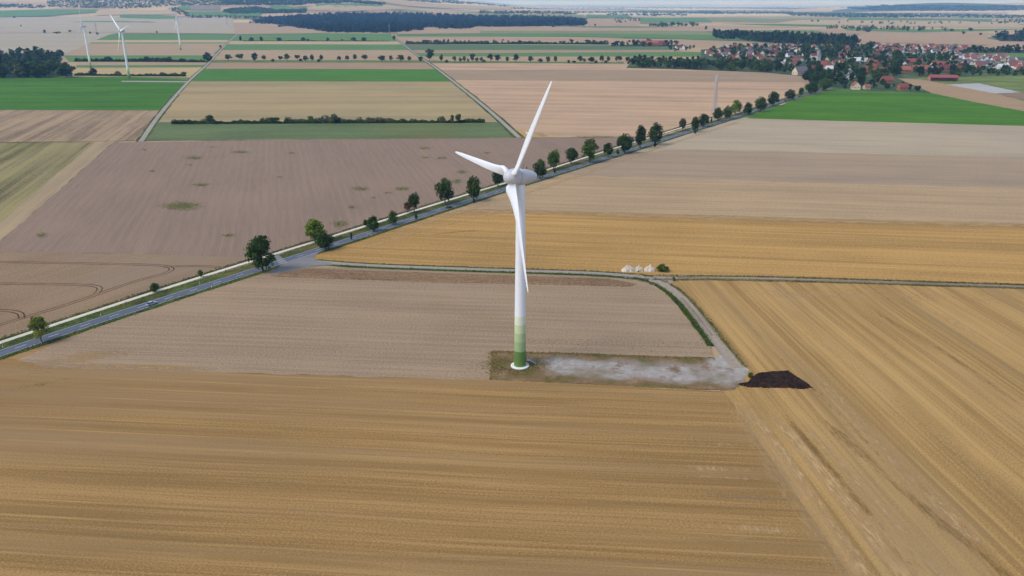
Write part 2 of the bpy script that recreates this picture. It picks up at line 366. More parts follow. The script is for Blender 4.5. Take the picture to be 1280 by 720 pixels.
# ------------------------------------------------------------------ fields
A_FRONT = row_angle((300, 466), (900, 489)); A_RIGHT = row_angle((975, 514), (1107, 678)); A_GOLD = row_angle((850, 224), (1280, 235.5))
A_PLUM = row_angle((0, 300), (140, 178)); A_STRIPE = row_angle((12, 172), (82, 140)); A_TAN = row_angle((0, 406), (175, 349)); A_FAR = row_angle((215, 152), (600, 150))
ROAD_PX = [(-260, 531), (-130, 486), (0, 441.5), (80, 414.5), (160, 388.5), (240, 363), (320, 338), (385, 316.5), (420, 305), (460, 292.5), (500, 279), (560, 259), (620, 240.5), (660, 227.5), (700, 215), (740, 203), (780, 190.5), (820, 177.5), (860, 164.5), (900, 152.5), (930, 143), (960, 132.5), (985, 124.5), (1010, 117.5), (1040, 110)]
ROADC = px_line(ROAD_PX, 8, 30)
FIELDS = {
 # name: (polygon in the photo, level, material)
 'stubble_field': ([(-420, 590), (-130, 487), (0, 442), (160, 389), (170, 440), (300, 466), (600, 474.5), (760, 481), (905, 489), (962, 570), (1062, 720), (1240, 990), (-700, 990)], .02,
    field_mat('stubble_gold', (151, 117, 69), A_FRONT, 1.18, .84, band=(.0018, .12, .55), line=(.014, .9, .7), grain=(1.6, 3.2, 1.2), patch=(.008, .3), rows=((6.6, .14, 1.38, 0), (13.2, .3, .84, .3)), tint=((150, 120, 82), .0022, .045, .49), light_tint=(1, 1.03, 1.1))),
 'stubble_field_diagonal': ([(812, 349), (1280, 358), (1560, 367), (1900, 990), (1240, 990), (1062, 720), (962, 570), (905, 489), (925, 470), (912, 447), (870, 400), (845, 365)], .02,
    field_mat('stubble_pale', (164, 129, 76), A_RIGHT, 1.19, .84, band=(.002, .10, .6), line=(.010, .7, .7), grain=(1.6, 3.2, 1.15), patch=(.012, .4), rows=((7.2, .14, 1.3, 0), (14.4, .24, .8, .3)), tint=((158, 130, 90), .004, .05, .53), light_tint=(1, 1.03, 1.1))),
 'tilled_field': ([(20, 450), (160, 392), (335, 340), (380, 333), (640, 341), (770, 346), (805, 354), (845, 374), (875, 410), (893, 447), (800, 444), (690, 441), (615, 439), (613, 475.5), (300, 466), (55, 459.5)], .035,
    field_mat('tilled_soil', (154, 130, 102), A_FRONT, 1.14, .86, band=(.004, .10, .35), line=(.012, 1.0, .42), grain=(1.2, 2.4, 1.3), patch=(.016, .35), rows=((4.4, .25, 1.12, 0), (4.4, .25, .86, .5)), tint=((138, 116, 72), .012, .03, .62))),
 'harvested_field_upper': ([(860, 164), (930, 147), (1280, 157), (1560, 165), (1560, 203), (1280, 196.6), (850, 187), (770, 192)], .02,
    field_mat('pale_straw', (170, 152, 124), A_GOLD, 1.1, .9, rows=((12, .2, 1.12, 0), (12, .2, .88, .45)), band=(.002, .05, .5), line=(.012, .35, .5), grain=(.6, 1.1, .9))),
 'harvested_field_middle': ([(740, 203), (770, 192), (850, 187), (1280, 196.6), (1560, 203), (1560, 244), (1280, 235.5), (850, 224), (690, 218)], .024,
    field_mat('grey_straw', (158, 136, 109), A_GOLD, 1.1, .9, rows=((12, .2, .88, .45),), band=(.002, .05, .5), line=(.012, .35, .5), grain=(.6, 1.1, .9))),
 'harvested_field_lower': ([(540, 265), (620, 240.5), (690, 218), (850, 224), (1280, 235.5), (1560, 244), (1560, 290), (1280, 282), (850, 270.5), (640, 264)], .028,
    field_mat('warm_straw', (169, 142, 106), A_GOLD, 1.12, .9, rows=((11, .2, 1.14, 0), (11, .2, .86, .45)), band=(.002, .05, .5), line=(.012, .35, .5), grain=(.6, 1.1, .9))),
 'golden_field': ([(388, 327), (393, 318), (460, 292), (545, 264), (640, 264), (850, 270.5), (1280, 282), (1560, 290), (1560, 366), (1280, 355), (960, 345.5), (840, 343), (640, 336.5), (430, 329)], .032,
    field_mat('golden_straw', (171, 133, 76), A_GOLD, 1.18, .84, band=(.002, .07, .5), line=(.006, .4, .55), grain=(.8, 1.5, 1.0), patch=(.012, .35), rows=((8.5, .16, 1.3, 0), (8.5, .2, .8, .4)))),
 'plum_field': ([(140, 178), (400, 174), (645, 172), (838, 171), (820, 177.5), (700, 215), (620, 240.5), (500, 279), (385, 318), (312, 322), (150, 317), (-26, 314)], .02,
    field_mat('plum_soil', (140, 117, 97), A_PLUM, 1.09, .91, rows=((5.2, .25, 1.12, 0), (5.2, .25, .88, .5)), band=(.004, .10, .3), line=(.03, .55, .45), grain=(.9, 1.3, 1.1), patch=(.010, .4))),
 'striped_field': ([(-320, 180), (0, 178), (142, 178), (0, 302), (-24, 321), (-420, 330)], .02,
    field_mat('olive_stripes', (136, 124, 82), A_PLUM, 1.15, .72, band=(.0015, .09, 1.0), line=(.006, .5, .5), grain=(.2, .9, .4), tint=((88, 92, 36), .002, .05, .5))),
 'pale_strip_field': ([(118, 178), (142, 178), (0, 302), (-26, 324), (-52, 322)], .024,
    field_mat('pale_strip', (160, 138, 104), A_PLUM, 1.1, .9)),
 'tan_striped_field': ([(-320, 139), (0, 137), (203, 137.5), (180, 174), (142, 178), (0, 178.5), (-320, 182)], .02,
    field_mat('tan_stripes', (153, 129, 99), A_STRIPE, 1.14, .78, band=(.002, .09, .9), line=(.004, .3, .6), grain=(.1, .5, .3), rows=((14, .3, .72, 0), (14, .2, 1.15, .5)))),
 'tan_field': ([(-420, 324), (-26, 314), (150, 317), (312, 322), (345, 325), (320, 337), (160, 387), (0, 441), (-260, 530)], .024,
    field_mat('tan_soil', (143, 118, 89), A_TAN, 1.14, .88, band=(.006, .05, .4), line=(.012, .6, .35), grain=(1.0, 1.8, 1.2), patch=(.012, .5), tint=((142, 122, 100), .01, .014, .52))),
 'green_crop_field': ([(-320, 98), (0, 97), (160, 96), (238, 100), (205, 138), (0, 137.5), (-320, 139)], .028,
    field_mat('green_crop', (66, 108, 22), A_FAR, 1.16, .82, band=(.002, .03, .5), line=(.005, .2, .35), grain=(.1, .4, .35), light_tint=(1.1, 1, .9))),
 'far_tan_field': ([(538, 79), (690, 79), (790, 81), (860, 87), (960, 91), (1008, 96), (1012, 104), (1003, 112), (985, 124), (945, 138), (900, 153), (860, 164), (838, 171.5), (645, 172), (600, 130), (545, 86)], .02,
    field_mat('wide_tan', (182, 150, 117), A_GOLD, 1.1, .88, band=(.0012, .03, .8), line=(.004, .15, .45), grain=(.1, .4, .3))),
 'far_dark_strip': ([(552, 87.5), (700, 87), (800, 87.5), (960, 91), (1008, 97), (1008, 103), (700, 101), (566, 100)], .05,
    field_mat('brown_band', (157, 133, 104), A_GOLD, 1.06, .92, band=(.002, .04, .5), line=(.004, .2, .3), grain=(.1, .4, .3))),
 'lane_side_strip': ([(552, 89), (600, 126), (640, 160), (700, 170), (650, 172), (600, 131), (547, 88)], .06,
    field_mat('orange_straw', (177, 143, 97), row_angle((545, 85), (640, 165)), 1.14, .84, line=(.006, .3, .6))),
 'green_village_field': ([(934, 148), (985, 128), (1012, 120), (1042, 112.5), (1165, 116.5), (1215, 127), (1280, 139), (1400, 158), (1400, 161), (1280, 157.5)], .03,
    field_mat('green_crop_bright', (74, 114, 22), A_GOLD, 1.16, .84, band=(.002, .03, .4), line=(.005, .2, .35), grain=(.1, .4, .35), light_tint=(1.1, 1, .9), tram=(24, .8, .5, .6))),
 'village_tan_strip': ([(1122, 98), (1150, 99), (1185, 105), (1240, 116), (1280, 126), (1400, 150), (1400, 158), (1280, 139), (1215, 127), (1165, 116.5)], .02,
    field_mat('village_tan', (160, 132, 98), A_GOLD, 1.08, .9)),
 'pale_sheeted_plot': ([(1183, 105.5), (1224, 104), (1276, 115.5), (1244, 117)], .05, field_mat('pale_fleece', (172, 168, 160), A_GOLD, 1.06, .93, line=(.01, .5, .5))),
 'brown_plot': ([(1244, 117.3), (1276, 115.8), (1400, 133), (1400, 148)], .05, field_mat('brown_plot_soil', (139, 114, 92), A_GOLD, 1.08, .9)),
 'meadow': ([(1136, 96), (1200, 92), (1280, 94), (1400, 98), (1400, 133), (1277, 115.5), (1224, 103.6), (1182, 105)], .02,
    field_mat('meadow_grass', (107, 118, 58), A_GOLD, 1.2, .8, band=(.01, .02, .6), line=(.02, .05, .5), grain=(.2, .3, .5))),
 'grey_green_field': ([(178, 175.5), (196, 152.5), (626, 152.5), (649, 172), (400, 174)], .02,
    field_mat('grey_green_crop', (97, 110, 68), A_FAR, 1.14, .86, band=(.003, .04, .4), line=(.008, .2, .3), grain=(.15, .3, .5), tint=((112, 106, 54), .006, .006, .56))),
 'beige_field': ([(196, 152.5), (203, 139), (236, 101.5), (565, 102), (600, 128.5), (626, 152.5)], .024,
    field_mat('beige_straw', (160, 141, 99), A_FAR, 1.1, .9, band=(.0012, .02, 1.0), line=(.004, .12, .4), grain=(.1, .3, .3), tint=((166, 134, 96), .0008, .01, .54))),
 'bright_green_strip': ([(236, 101.5), (253, 86), (546, 86.5), (566, 102)], .028, field_mat('bright_strip', (74, 116, 36), A_FAR, 1.1, .88, line=(.004, .12, .4), grain=(.1, .3, .3))),
 'brown_strip': ([(253, 86), (261, 78.3), (534, 78.3), (546, 86.5)], .024, field_mat('brown_strip_soil', (158, 130, 100), A_FAR, 1.08, .9)),
 'ditch_grass_strip': ([(261, 78.3), (264, 75), (530, 75.5), (534, 78.3)], .028, field_mat('ditch_grass', (98, 116, 57), A_FAR, 1.15, .8)),
 'pale_strip': ([(264, 75), (276, 62.5), (513, 62.5), (530, 75.5)], .024, field_mat('pale_strip_soil', (166, 140, 108), A_FAR, 1.08, .9)),
 'green_strip': ([(276, 62.5), (283, 55.2), (504, 55.6), (513, 62.5)], .03, field_mat('green_strip_crop', (92, 122, 62), A_FAR, 1.1, .9)),
 'straw_strip': ([(283, 55.2), (287, 51.2), (499, 51.8), (504, 55.6)], .026, field_mat('straw_strip_soil', (176, 154, 116), A_FAR, 1.08, .9)),
 'green_strip_far': ([(287, 51.2), (295, 43.6), (400, 41.5), (487, 42), (499, 51.8)], .03, MATS['green_strip_crop']),
 # right of the second lane
 'ditch_grass_strip_east': ([(534, 78.6), (530, 76), (690, 77), (780, 78), (780, 79.6), (690, 79.2)], .05, MATS['ditch_grass']),
 'pale_strip_east': ([(530, 76), (523, 70.6), (830, 70.6), (840, 78), (690, 77)], .024, MATS['pale_strip_soil']),
 'green_strip_east': ([(523, 70.6), (518, 66.5), (870, 65), (930, 68), (930, 71), (830, 70.8)], .03, MATS['green_strip_crop']),
 'brown_strip_east': ([(518, 66.5), (513, 62.6), (830, 62.2), (870, 65)], .026, MATS['brown_strip_soil']),
 'dark_green_strip_east': ([(513, 62.6), (503, 55), (760, 56.5), (850, 57.5), (850, 62.2)], .03, field_mat('dark_green_crop', (84, 109, 65), A_FAR, 1.1, .88, tint=((128, 104, 84), .0014, .004, .55))),
 'tan_strip_east': ([(500, 52.5), (492, 46), (850, 49), (960, 53), (850, 57.5), (760, 56)], .026, MATS['pale_strip_soil']),
 # left of the first lane
 'beige_strip_west': ([(-320, 96), (96, 86), (255, 84), (240, 97), (160, 95.5), (0, 97)], .022, field_mat('beige_west', (177, 154, 105), A_FAR, 1.08, .9)),
 'green_line_west': ([(94, 84.5), (96, 81.6), (258, 81.2), (255, 84)], .03, MATS['green_strip_crop']),
 'pink_strip_west': ([(96, 81.6), (98, 77.5), (260, 77.5), (258, 81.2)], .024, MATS['pale_strip_soil']),
 'green_strip_west': ([(86, 77.5), (80, 69.4), (264, 69.2), (260, 77.5)], .03, MATS['green_strip_crop']),
 'tan_strip_west': ([(76, 69.4), (112, 54.4), (283, 54.2), (264, 69.2)], .024, field_mat('tan_west', (164, 140, 108), A_FAR, 1.08, .92)),
 'green_hairline_west': ([(112, 54.4), (114, 53), (284, 53), (283, 54.2)], .04, MATS['green_strip_crop']),
 'pale_hairline_west': ([(114, 53), (120, 50), (288, 50), (284, 53)], .03, MATS['straw_strip_soil']),
 'green_band_west': ([(120, 50), (136, 43.6), (295, 43.4), (288, 50)], .034, MATS['green_strip_crop']),
 'wide_pale_field_west': ([(-320, 96), (0, 96), (76, 69.4), (112, 54.4), (136, 43.4), (150, 41), (-320, 41)], .018, field_mat('wide_west', (166, 153, 128), A_FAR, 1.06, .93, band=(.001, .02, .8))),
}
FIELDS['village_green'] = ([(782, 85), (790, 77), (876, 73), (876, 62), (940, 57), (1000, 56.5), (1095, 57), (1190, 57.5), (1225, 62), (1340, 66), (1340, 96), (1225, 95), (1136, 97), (1122, 98), (1165, 116.5), (1042, 112.5), (1012, 104), (1008, 96), (960, 91), (860, 87)], .035,
    field_mat('garden_ground', (70, 84, 52), A_GOLD, 1.5, .6, band=(.01, .02, .7), line=(.03, .05, .6), grain=(.1, .15, .6)))
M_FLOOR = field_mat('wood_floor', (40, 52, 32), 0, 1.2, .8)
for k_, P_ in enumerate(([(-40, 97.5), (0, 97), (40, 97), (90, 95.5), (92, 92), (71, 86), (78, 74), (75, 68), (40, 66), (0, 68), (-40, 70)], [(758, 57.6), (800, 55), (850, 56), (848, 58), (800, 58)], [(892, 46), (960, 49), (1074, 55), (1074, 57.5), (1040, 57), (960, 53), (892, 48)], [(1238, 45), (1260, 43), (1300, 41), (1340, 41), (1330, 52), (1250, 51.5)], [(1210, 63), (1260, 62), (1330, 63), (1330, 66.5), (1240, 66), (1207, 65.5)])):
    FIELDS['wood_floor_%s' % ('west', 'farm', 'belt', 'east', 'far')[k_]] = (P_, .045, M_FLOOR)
for nm, (pts, z, m) in FIELDS.items(): sheet(nm, pts, z, m, jit=.3 if pts[0][1] > 120 else .8)

# rough ploughed strip beside the lane: broken clods as real relief
def lump_sheet(name, pts, z, mat, cell, hmax, kind='structure', edge=1.5, seed=1, lump=(.9, 2.3)):
    G = np.array([at(*p)[:2] for p in pts]); lo = G.min(0); hi = G.max(0); rg = np.random.default_rng(seed)
    nx = int((hi[0] - lo[0]) / cell) + 1; ny = int((hi[1] - lo[1]) / cell) + 1
    X, Y = np.meshgrid(lo[0] + np.arange(nx + 1) * cell, lo[1] + np.arange(ny + 1) * cell)
    X = X + rg.normal(size=X.shape) * cell * .18; Y = Y + rg.normal(size=Y.shape) * cell * .18
    D = np.full(X.shape, 1e9); ins = np.zeros(X.shape, bool); n = len(G)
    for i in range(n):
        a, b = G[i], G[(i + 1) % n]; e = b - a; L2 = e @ e + 1e-9
        tt = np.clip(((X - a[0]) * e[0] + (Y - a[1]) * e[1]) / L2, 0, 1)
        D = np.minimum(D, np.hypot(X - a[0] - tt * e[0], Y - a[1] - tt * e[1]))
        c = ((a[1] > Y) != (b[1] > Y)); ins ^= c & (X < (b[0] - a[0]) * (Y - a[1]) / (b[1] - a[1] + 1e-12) + a[0])
    s = np.where(ins, D, -D); w = np.clip(s / edge, 0, 1)
    Z = w * (hmax * .55 * (1 + .5 * np.sin(X / lump[1] + 1.3 * np.sin(Y / lump[1])) * np.sin(Y / lump[0])) + hmax * .45 * rg.random(X.shape))
    ok = s > -cell * .6
    idx = np.arange(X.size).reshape(X.shape)
    Q = np.stack([idx[:-1, :-1], idx[:-1, 1:], idx[1:, 1:], idx[1:, :-1]], -1).reshape(-1, 4)
    Q = Q[ok.ravel()[Q].all(1)]
    u, inv = np.unique(Q, return_inverse=True)
    V = np.stack([X.ravel(), Y.ravel(), (Z + z).ravel()], 1)[u]
    return link(name, mesh_np(name, V, inv.reshape(-1, 4), mat)), G
M_CLOD = field_mat('ploughed_clods', (126, 100, 72), A_FRONT, 1.3, .7, band=(.02, .2, .3), line=(.2, .8, .4), grain=(.8, 1.2, .9))
o, _ = lump_sheet('ploughed_strip', [(337, 345.5), (352, 341), (384, 335.5), (460, 338.5), (640, 344.5), (760, 348.5), (796, 355), (788, 358.5), (560, 353.5), (345, 346.5)], .04, M_CLOD, .8, .35); o['kind'] = 'structure'

# ------------------------------------------------------------------ roads, lanes, verges
M_ASPH = field_mat('asphalt', (96, 100, 110), row_angle((0, 441), (160, 388)), 1.12, .88, band=(.006, .5, .4), line=(.02, 1.2, .4), grain=(1, 1.5, .4), light_tint=(1, 1, 1))
M_PATH = field_mat('pale_path', (212, 202, 180), row_angle((0, 441), (160, 388)), 1.05, .9, band=(.01, .3, .4), light_tint=(1, 1, 1))
M_VERGE = field_mat('verge_grass', (74, 84, 38), 0, 1.35, .6, band=(.05, .06, .7), line=(.12, .15, .6), grain=(.7, .8, .8), tint=((116, 102, 56), .05, .05, .54))
M_LANE = field_mat('lane_concrete', (152, 142, 128), A_FRONT, 1.08, .86, band=(.01, .4, .4), light_tint=(1, 1, 1))
M_DIRT = field_mat('dirt_lane', (140, 124, 104), A_FRONT, 1.2, .75, band=(.01, .5, .6), tint=((98, 104, 58), .03, .4, .56))
M_TRACK = field_mat('gravel_track', (160, 144, 124), A_RIGHT, 1.12, .82, band=(.02, .3, .5), light_tint=(1, 1, 1))
M_LINE = plain('road_paint', (222, 222, 218), .7, var=.06)
PATH_PX = [(-260, 516), (-130, 472), (0, 428), (80, 402), (160, 375.6), (251, 346), (310, 327.5), (340, 318.5), (395, 301.8), (417.5, 295), (459, 282), (502, 268.5), (588, 241.8), (632, 228.8), (685, 212), (752, 190.5), (857, 158), (892, 147.5), (930, 136)]
PATHC = px_line(PATH_PX, 8, 24)
ribbon('verge_near', ROADC, -6.0, -2.6, .07, M_VERGE, .30, seed=1)
ribbon('verge_between', ROADC, 2.6, 9.5, .065, M_VERGE, .25, seed=2)
ribbon('verge_far', PATHC, -.8, 3.0, .075, M_VERGE, .35, seed=3)
road = ribbon('main_road', ROADC, -3.1, 3.1, .11, M_ASPH)
path = ribbon('cycle_path', PATHC, -1.25, 1.25, .10, M_PATH)
def cum(L): return np.concatenate([[0], np.cumsum(np.linalg.norm(np.diff(L[:, :2], axis=0), axis=1))])
def along(L, s):
    c = cum(L); return np.array([np.interp(s, c, L[:, 0]), np.interp(s, c, L[:, 1])])
cl = cum(ROADC)
for k, s in enumerate(np.arange(4, cl[-1] - 6, 12.0)):
    seg = np.array([np.append(along(ROADC, s + q), 0) for q in (0, 1.33, 2.66, 4)])
    P0 = seg[0]
    if proj(P0)[0] < -40 or k > 110: continue
    ribbon('lane_dash', seg, -.09, .09, .125, M_LINE, parent=road)
for sgn in (-1, 1): ribbon('edge_line', ROADC, sgn * 2.86, sgn * 2.74, .122, M_LINE, parent=road)
LANE1 = px_line([(372, 325), (395, 327.5), (430, 330), (460, 332), (600, 337), (757, 342), (812, 347.5)], 6, 6)
LANE2 = px_line([(805, 347.3), (860, 347.5), (960, 348.5), (1280, 358.5), (1560, 367.5)], 8, 4)
TRACK = px_line([(795, 345), (825, 352), (853, 373), (881, 407), (904, 438), (922, 460)], 4, 6)
LANEA = px_line([(176, 177), (203, 139), (236, 101.5), (262, 77.5), (283, 55), (296, 43)], 20, 0)
LANEB = px_line([(649, 172), (600, 128.5), (545, 85), (523, 70), (508, 58.5), (491, 45.5)], 20, 0)
FIELDLINE = px_line([(-320, 181), (0, 178), (180, 176), (400, 174.3), (645, 172.3), (838, 170.8)], 12, 0)
ribbon('lane_verge', LANE1, -4.2, -1.4, .07, field_mat('lush_verge', (76, 92, 40), 0, 1.3, .65, band=(.05, .06, .7), line=(.12, .15, .6), grain=(.7, .8, .8)), .25, seed=4)
ribbon('lane_verge_far', LANE1, 1.4, 3.2, .07, M_VERGE, .25, seed=5)
ribbon('field_lane_paved', LANE1, -1.9, 1.9, .105, M_LANE, .04)
ribbon('field_lane_verge', LANE2, -3.4, 3.2, .07, field_mat('dry_verge', (122, 110, 66), 0, 1.3, .62, band=(.05, .06, .7), line=(.12, .15, .6), grain=(.7, .8, .8)), .3, seed=6)
ribbon('field_lane_dirt', LANE2, -1.7, 1.5, .10, M_DIRT, .12)
ribbon('track_verge', TRACK[:-4], -4.4, -1.6, .074, MATS['lush_verge'], .3, seed=7)
ribbon('track_verge_far', TRACK, 1.6, 3.4, .074, MATS['dry_verge'], .3, seed=8)
ribbon('gravel_track', TRACK, -2.1, 2.1, .11, M_TRACK, .12)
ribbon('track_crown', TRACK[8:-6], -.35, .3, .118, field_mat('track_grass', (128, 116, 88), 0, 1.2, .8), .10)
ribbon('farm_lane_verge_west', LANEA, -4.2, 4.2, .05, M_VERGE, .5, seed=9)
ribbon('farm_lane_west', LANEA, -2.2, 2.2, .09, field_mat('farm_lane', (160, 150, 134), 0, 1.05, .9))
ribbon('farm_lane_verge_east', LANEB, -5.0, 5.0, .07, M_VERGE, .5, seed=10)
ribbon('farm_lane_east', LANEB, -2.2, 2.2, .10, MATS['farm_lane'])
ribbon('field_margin', FIELDLINE, -1.6, 1.6, .055, MATS['dry_verge'], .5, seed=11)
M_APR = field_mat('apron_tarmac', (126, 122, 118), A_FRONT, 1.1, .88, band=(.02, .2, .6), light_tint=(1, 1, 1))
sheet('junction_apron', [(338, 342), (352, 331), (385, 317), (404, 311), (396, 318), (392, 323), (398, 327), (415, 328.5), (415, 331.4), (385, 333.6), (352, 341)], .108, M_APR, .05, 3)
sheet('gravel_apron', [(764, 341), (812, 344.5), (848, 346.5), (846, 351), (838, 356), (846, 364), (842, 369), (822, 358), (800, 351.5), (778, 346.5)], .104, M_TRACK, .3, 2)
sheet('path_spur', [(342, 319.5), (347, 317), (352, 322), (360, 328), (350, 331)], .112, M_APR, .05, 3)
sheet('turbine_track', [(152, 101), (236, 101.6), (235, 103), (152, 102.4)], .08, MATS['farm_lane'], .1, 20)
# wheel marks in the tan field
for L in ([(-20, 327.2), (120, 329.5), (205, 331.8), (219, 334), (222, 337), (214, 341), (175, 349.5), (87, 380), (0, 406), (-40, 420)], [(-20, 354.5), (70, 355.3), (124, 356.8), (135, 359), (136, 362), (120, 367)], [(-20, 387), (15, 388), (31, 389.8), (35, 392.5), (27, 398)], [(205, 333.5), (250, 332.3), (275, 334)]):
    C = px_line(L, 3, 6)
    for off in (-1.0, 1.0): ribbon('wheel_mark', C, off - .28, off + .28, .045, field_mat('wheel_mark_soil', (90, 62, 44), 0, 1.2, .8) if 'wheel_mark_soil' not in MATS else MATS['wheel_mark_soil'], .06)
# loose straw and pressed wheel lanes: thin scattered cover that breaks up towards its edges
def straw_mat(name, rgb, ang, thin=.35, sx=.25, sy=1.1):
    t = NT(name); g = t.new('ShaderNodeNewGeometry'); mp = t.new('ShaderNodeMapping'); mp.inputs['Rotation'].default_value = (0, 0, -ang); t.link(g.outputs['Position'], mp.inputs['Vector']); P = mp.outputs[0]
    a = t.new('ShaderNodeAttribute'); a.attribute_name = 'cover'; n1 = t.noise(P, sx, sy, 4, .65); n2 = t.noise(P, .03, .06, 3)
    c = lin(rgb)[:3]; t.link(t.ramp(n1, [(.3, tuple(v * .8 for v in c) + (1,)), (.7, tuple(min(1, v * 1.18) for v in c) + (1,))]), t.b.inputs['Base Color']); t.b.inputs['Roughness'].default_value = .95; t.b.inputs['Specular IOR Level'].default_value = .1
    f = t.math('ADD', t.math('ADD', a.outputs['Fac'], -thin), t.math('ADD', t.math('MULTIPLY', t.math('SUBTRACT', n1, .5), 1.4), t.math('MULTIPLY', t.math('SUBTRACT', n2, .5), 1.0)))
    t.link(t.math('MULTIPLY', t.math('MULTIPLY', f, 1.2, clamp=True), .72), t.b.inputs['Alpha'])
    MATS[name] = t.m; return t.m
def soft_ribbon(name, L, a, b, z, mat, top=1.0):
    n, d = normals2(L); k = 9; V = []; A = []
    fade = np.clip(np.minimum(np.arange(len(L)), np.arange(len(L))[::-1]) / 4.0, 0, 1)
    for i in range(len(L)):
        for q in range(k):
            u_ = q / (k - 1); off = a + (b - a) * u_; V.append((L[i, 0] + n[i, 0] * off, L[i, 1] + n[i, 1] * off, z)); A.append(top * fade[i] * math.sin(math.pi * u_) ** .8)
    Q = [(i * k + q, i * k + q + 1, (i + 1) * k + q + 1, (i + 1) * k + q) for i in range(len(L) - 1) for q in range(k - 1)]
    me = mesh_np(name, V, Q, mat); at_ = me.attributes.new('cover', 'FLOAT', 'POINT'); at_.data.foreach_set('value', np.array(A, np.float32))
    if me.polygons[0].normal.z < 0: me.flip_normals()
    o = link(name, me); o['kind'] = 'structure'; return o
M_SP = straw_mat('pale_loose_straw', (198, 163, 112), A_RIGHT); M_SD = straw_mat('dark_pressed_stubble', (128, 96, 54), A_RIGHT, .4); M_SG = straw_mat('grey_pressed_soil', (158, 132, 94), A_RIGHT, .42); M_SF = straw_mat('pale_straw_swath', (188, 154, 102), A_FRONT, .45, .12, 1.4)
zz = .030
def soft(L, a, b, m, top=1.0, nm='loose_straw', it=3):
    global zz; zz += .0012; soft_ribbon(nm, px_line(L, 5, it), a, b, zz, m, top)
soft([(900, 484), (960, 568), (1062, 720), (1240, 985)], -6, 7, M_SP, .75)                       # ragged seam of the two harvest directions
soft([(906, 492), (962, 575), (1058, 722), (1230, 980)], -2.5, 3.5, M_SG, .55)
for L, w, m, tp in (([(925, 497), (975, 560), (1030, 640), (1085, 720), (1180, 860)], 2.4, M_SP, .8), ([(948, 497), (1000, 556), (1062, 634), (1130, 716), (1230, 860)], 3.4, M_SP, 1.0), ([(976, 500), (1025, 553), (1107, 640), (1165, 716), (1290, 860)], 2.2, M_SP, .7), ([(965, 498), (1012, 556), (1080, 634), (1150, 716)], 1.6, M_SD, .75),
                    ([(1000, 500), (1060, 552), (1160, 640), (1260, 720), (1380, 830)], 2.4, M_SD, .6), ([(1095, 655), (1120, 690), (1160, 730)], 5.5, M_SD, .85), ([(985, 455), (1020, 470), (1050, 500), (1100, 560), (1180, 640), (1280, 730)], 3.0, M_SP, .75), ([(940, 447), (1000, 452), (1040, 456)], 2.4, M_SP, .7), ([(1020, 455), (1040, 475), (1060, 500)], 2.2, M_SP, .8),
                    ([(870, 362), (960, 366), (1080, 369), (1280, 376)], 7, M_SP, .55), ([(1060, 372), (1180, 440), (1290, 520)], 2.0, M_SD, .5), ([(960, 380), (1080, 470), (1280, 640)], 1.6, M_SP, .55), ([(930, 400), (1050, 520), (1150, 620)], 1.6, M_SD, .5), ([(1150, 380), (1290, 455)], 2.2, M_SP, .55)):
    soft(L, -w, w, m, tp, 'wheel_lane')
SEAM = px_line([(905, 489), (962, 570), (1062, 720), (1150, 850)], 4, 2); dfx, dfy = math.cos(A_FRONT), math.sin(A_FRONT)
for k in range(26):
    q = SEAM[int(len(SEAM) * (k + rnd.random()) / 27)]; e0 = q[:2] + np.array([dfx, dfy]) * rnd.uniform(-3, 6); e1 = e0 - np.array([dfx, dfy]) * rnd.uniform(12, 42); w_ = rnd.uniform(.8, 2.2)
    zz += .0012; soft_ribbon('row_end', catmull([np.append(e1, 0), np.append((e0 + e1) / 2, 0), np.append(e0, 0)], 3), -w_, w_, zz, rnd.choice((M_SF, M_SG, M_SP)), rnd.uniform(.6, 1.0))
soft([(560, 266), (640, 264.5), (850, 271), (1280, 282.5), (1500, 288)], -7, 7, straw_mat('fading_straw', (178, 146, 98), A_GOLD, .12, .1, .5), 1.0)
soft([(930, 486), (980, 489), (1020, 489)], -3, 3, M_SP, .9)
soft([(915, 482), (930, 489), (960, 492)], -4, 3, M_SG, .8)
soft([(14, 456), (60, 450), (110, 445), (190, 440)], -7, 6, straw_mat('corner_straw', (176, 142, 92), A_FRONT, .22), 1.0)
soft([(20, 462), (80, 457), (180, 459), (300, 464)], -2.5, 2.5, MATS['corner_straw'], .8)
soft([(-20, 472), (40, 468), (120, 455)], -3, 3, M_SF, .8)
soft([(-20, 492), (60, 480), (140, 461)], -2, 2, M_SD, .6)
for y0, y1, tp in ((478, 492, .5), (506, 518, .6), (532, 545, .55), (560, 575, .5), (596, 612, .55), (640, 655, .5), (690, 702, .55), (548, 560, .4), (668, 682, .45)):
    x0 = rnd.uniform(-120, 160); soft([(x0, y0), (450, (y0 + y1) / 2 + 1), (rnd.uniform(800, 930), y1)], -1.0, 1.0, M_SF, tp, 'straw_swath')
for L, w, m, tp in (([(470, 299), (560, 269), (640, 246), (740, 214), (850, 176), (925, 152)], 4.5, straw_mat('road_headland_straw', (192, 164, 118), row_angle((470, 299), (640, 246)), .35), .8), ([(430, 318), (500, 296), (560, 280), (640, 262)], 3, M_SP, .8), ([(440, 323), (520, 309), (600, 300), (700, 290)], 2.4, M_SP, .6), ([(500, 300), (560, 291), (640, 285)], 2, M_SD, .5)):
    soft(L, -w, w, m, tp, 'wheel_lane')

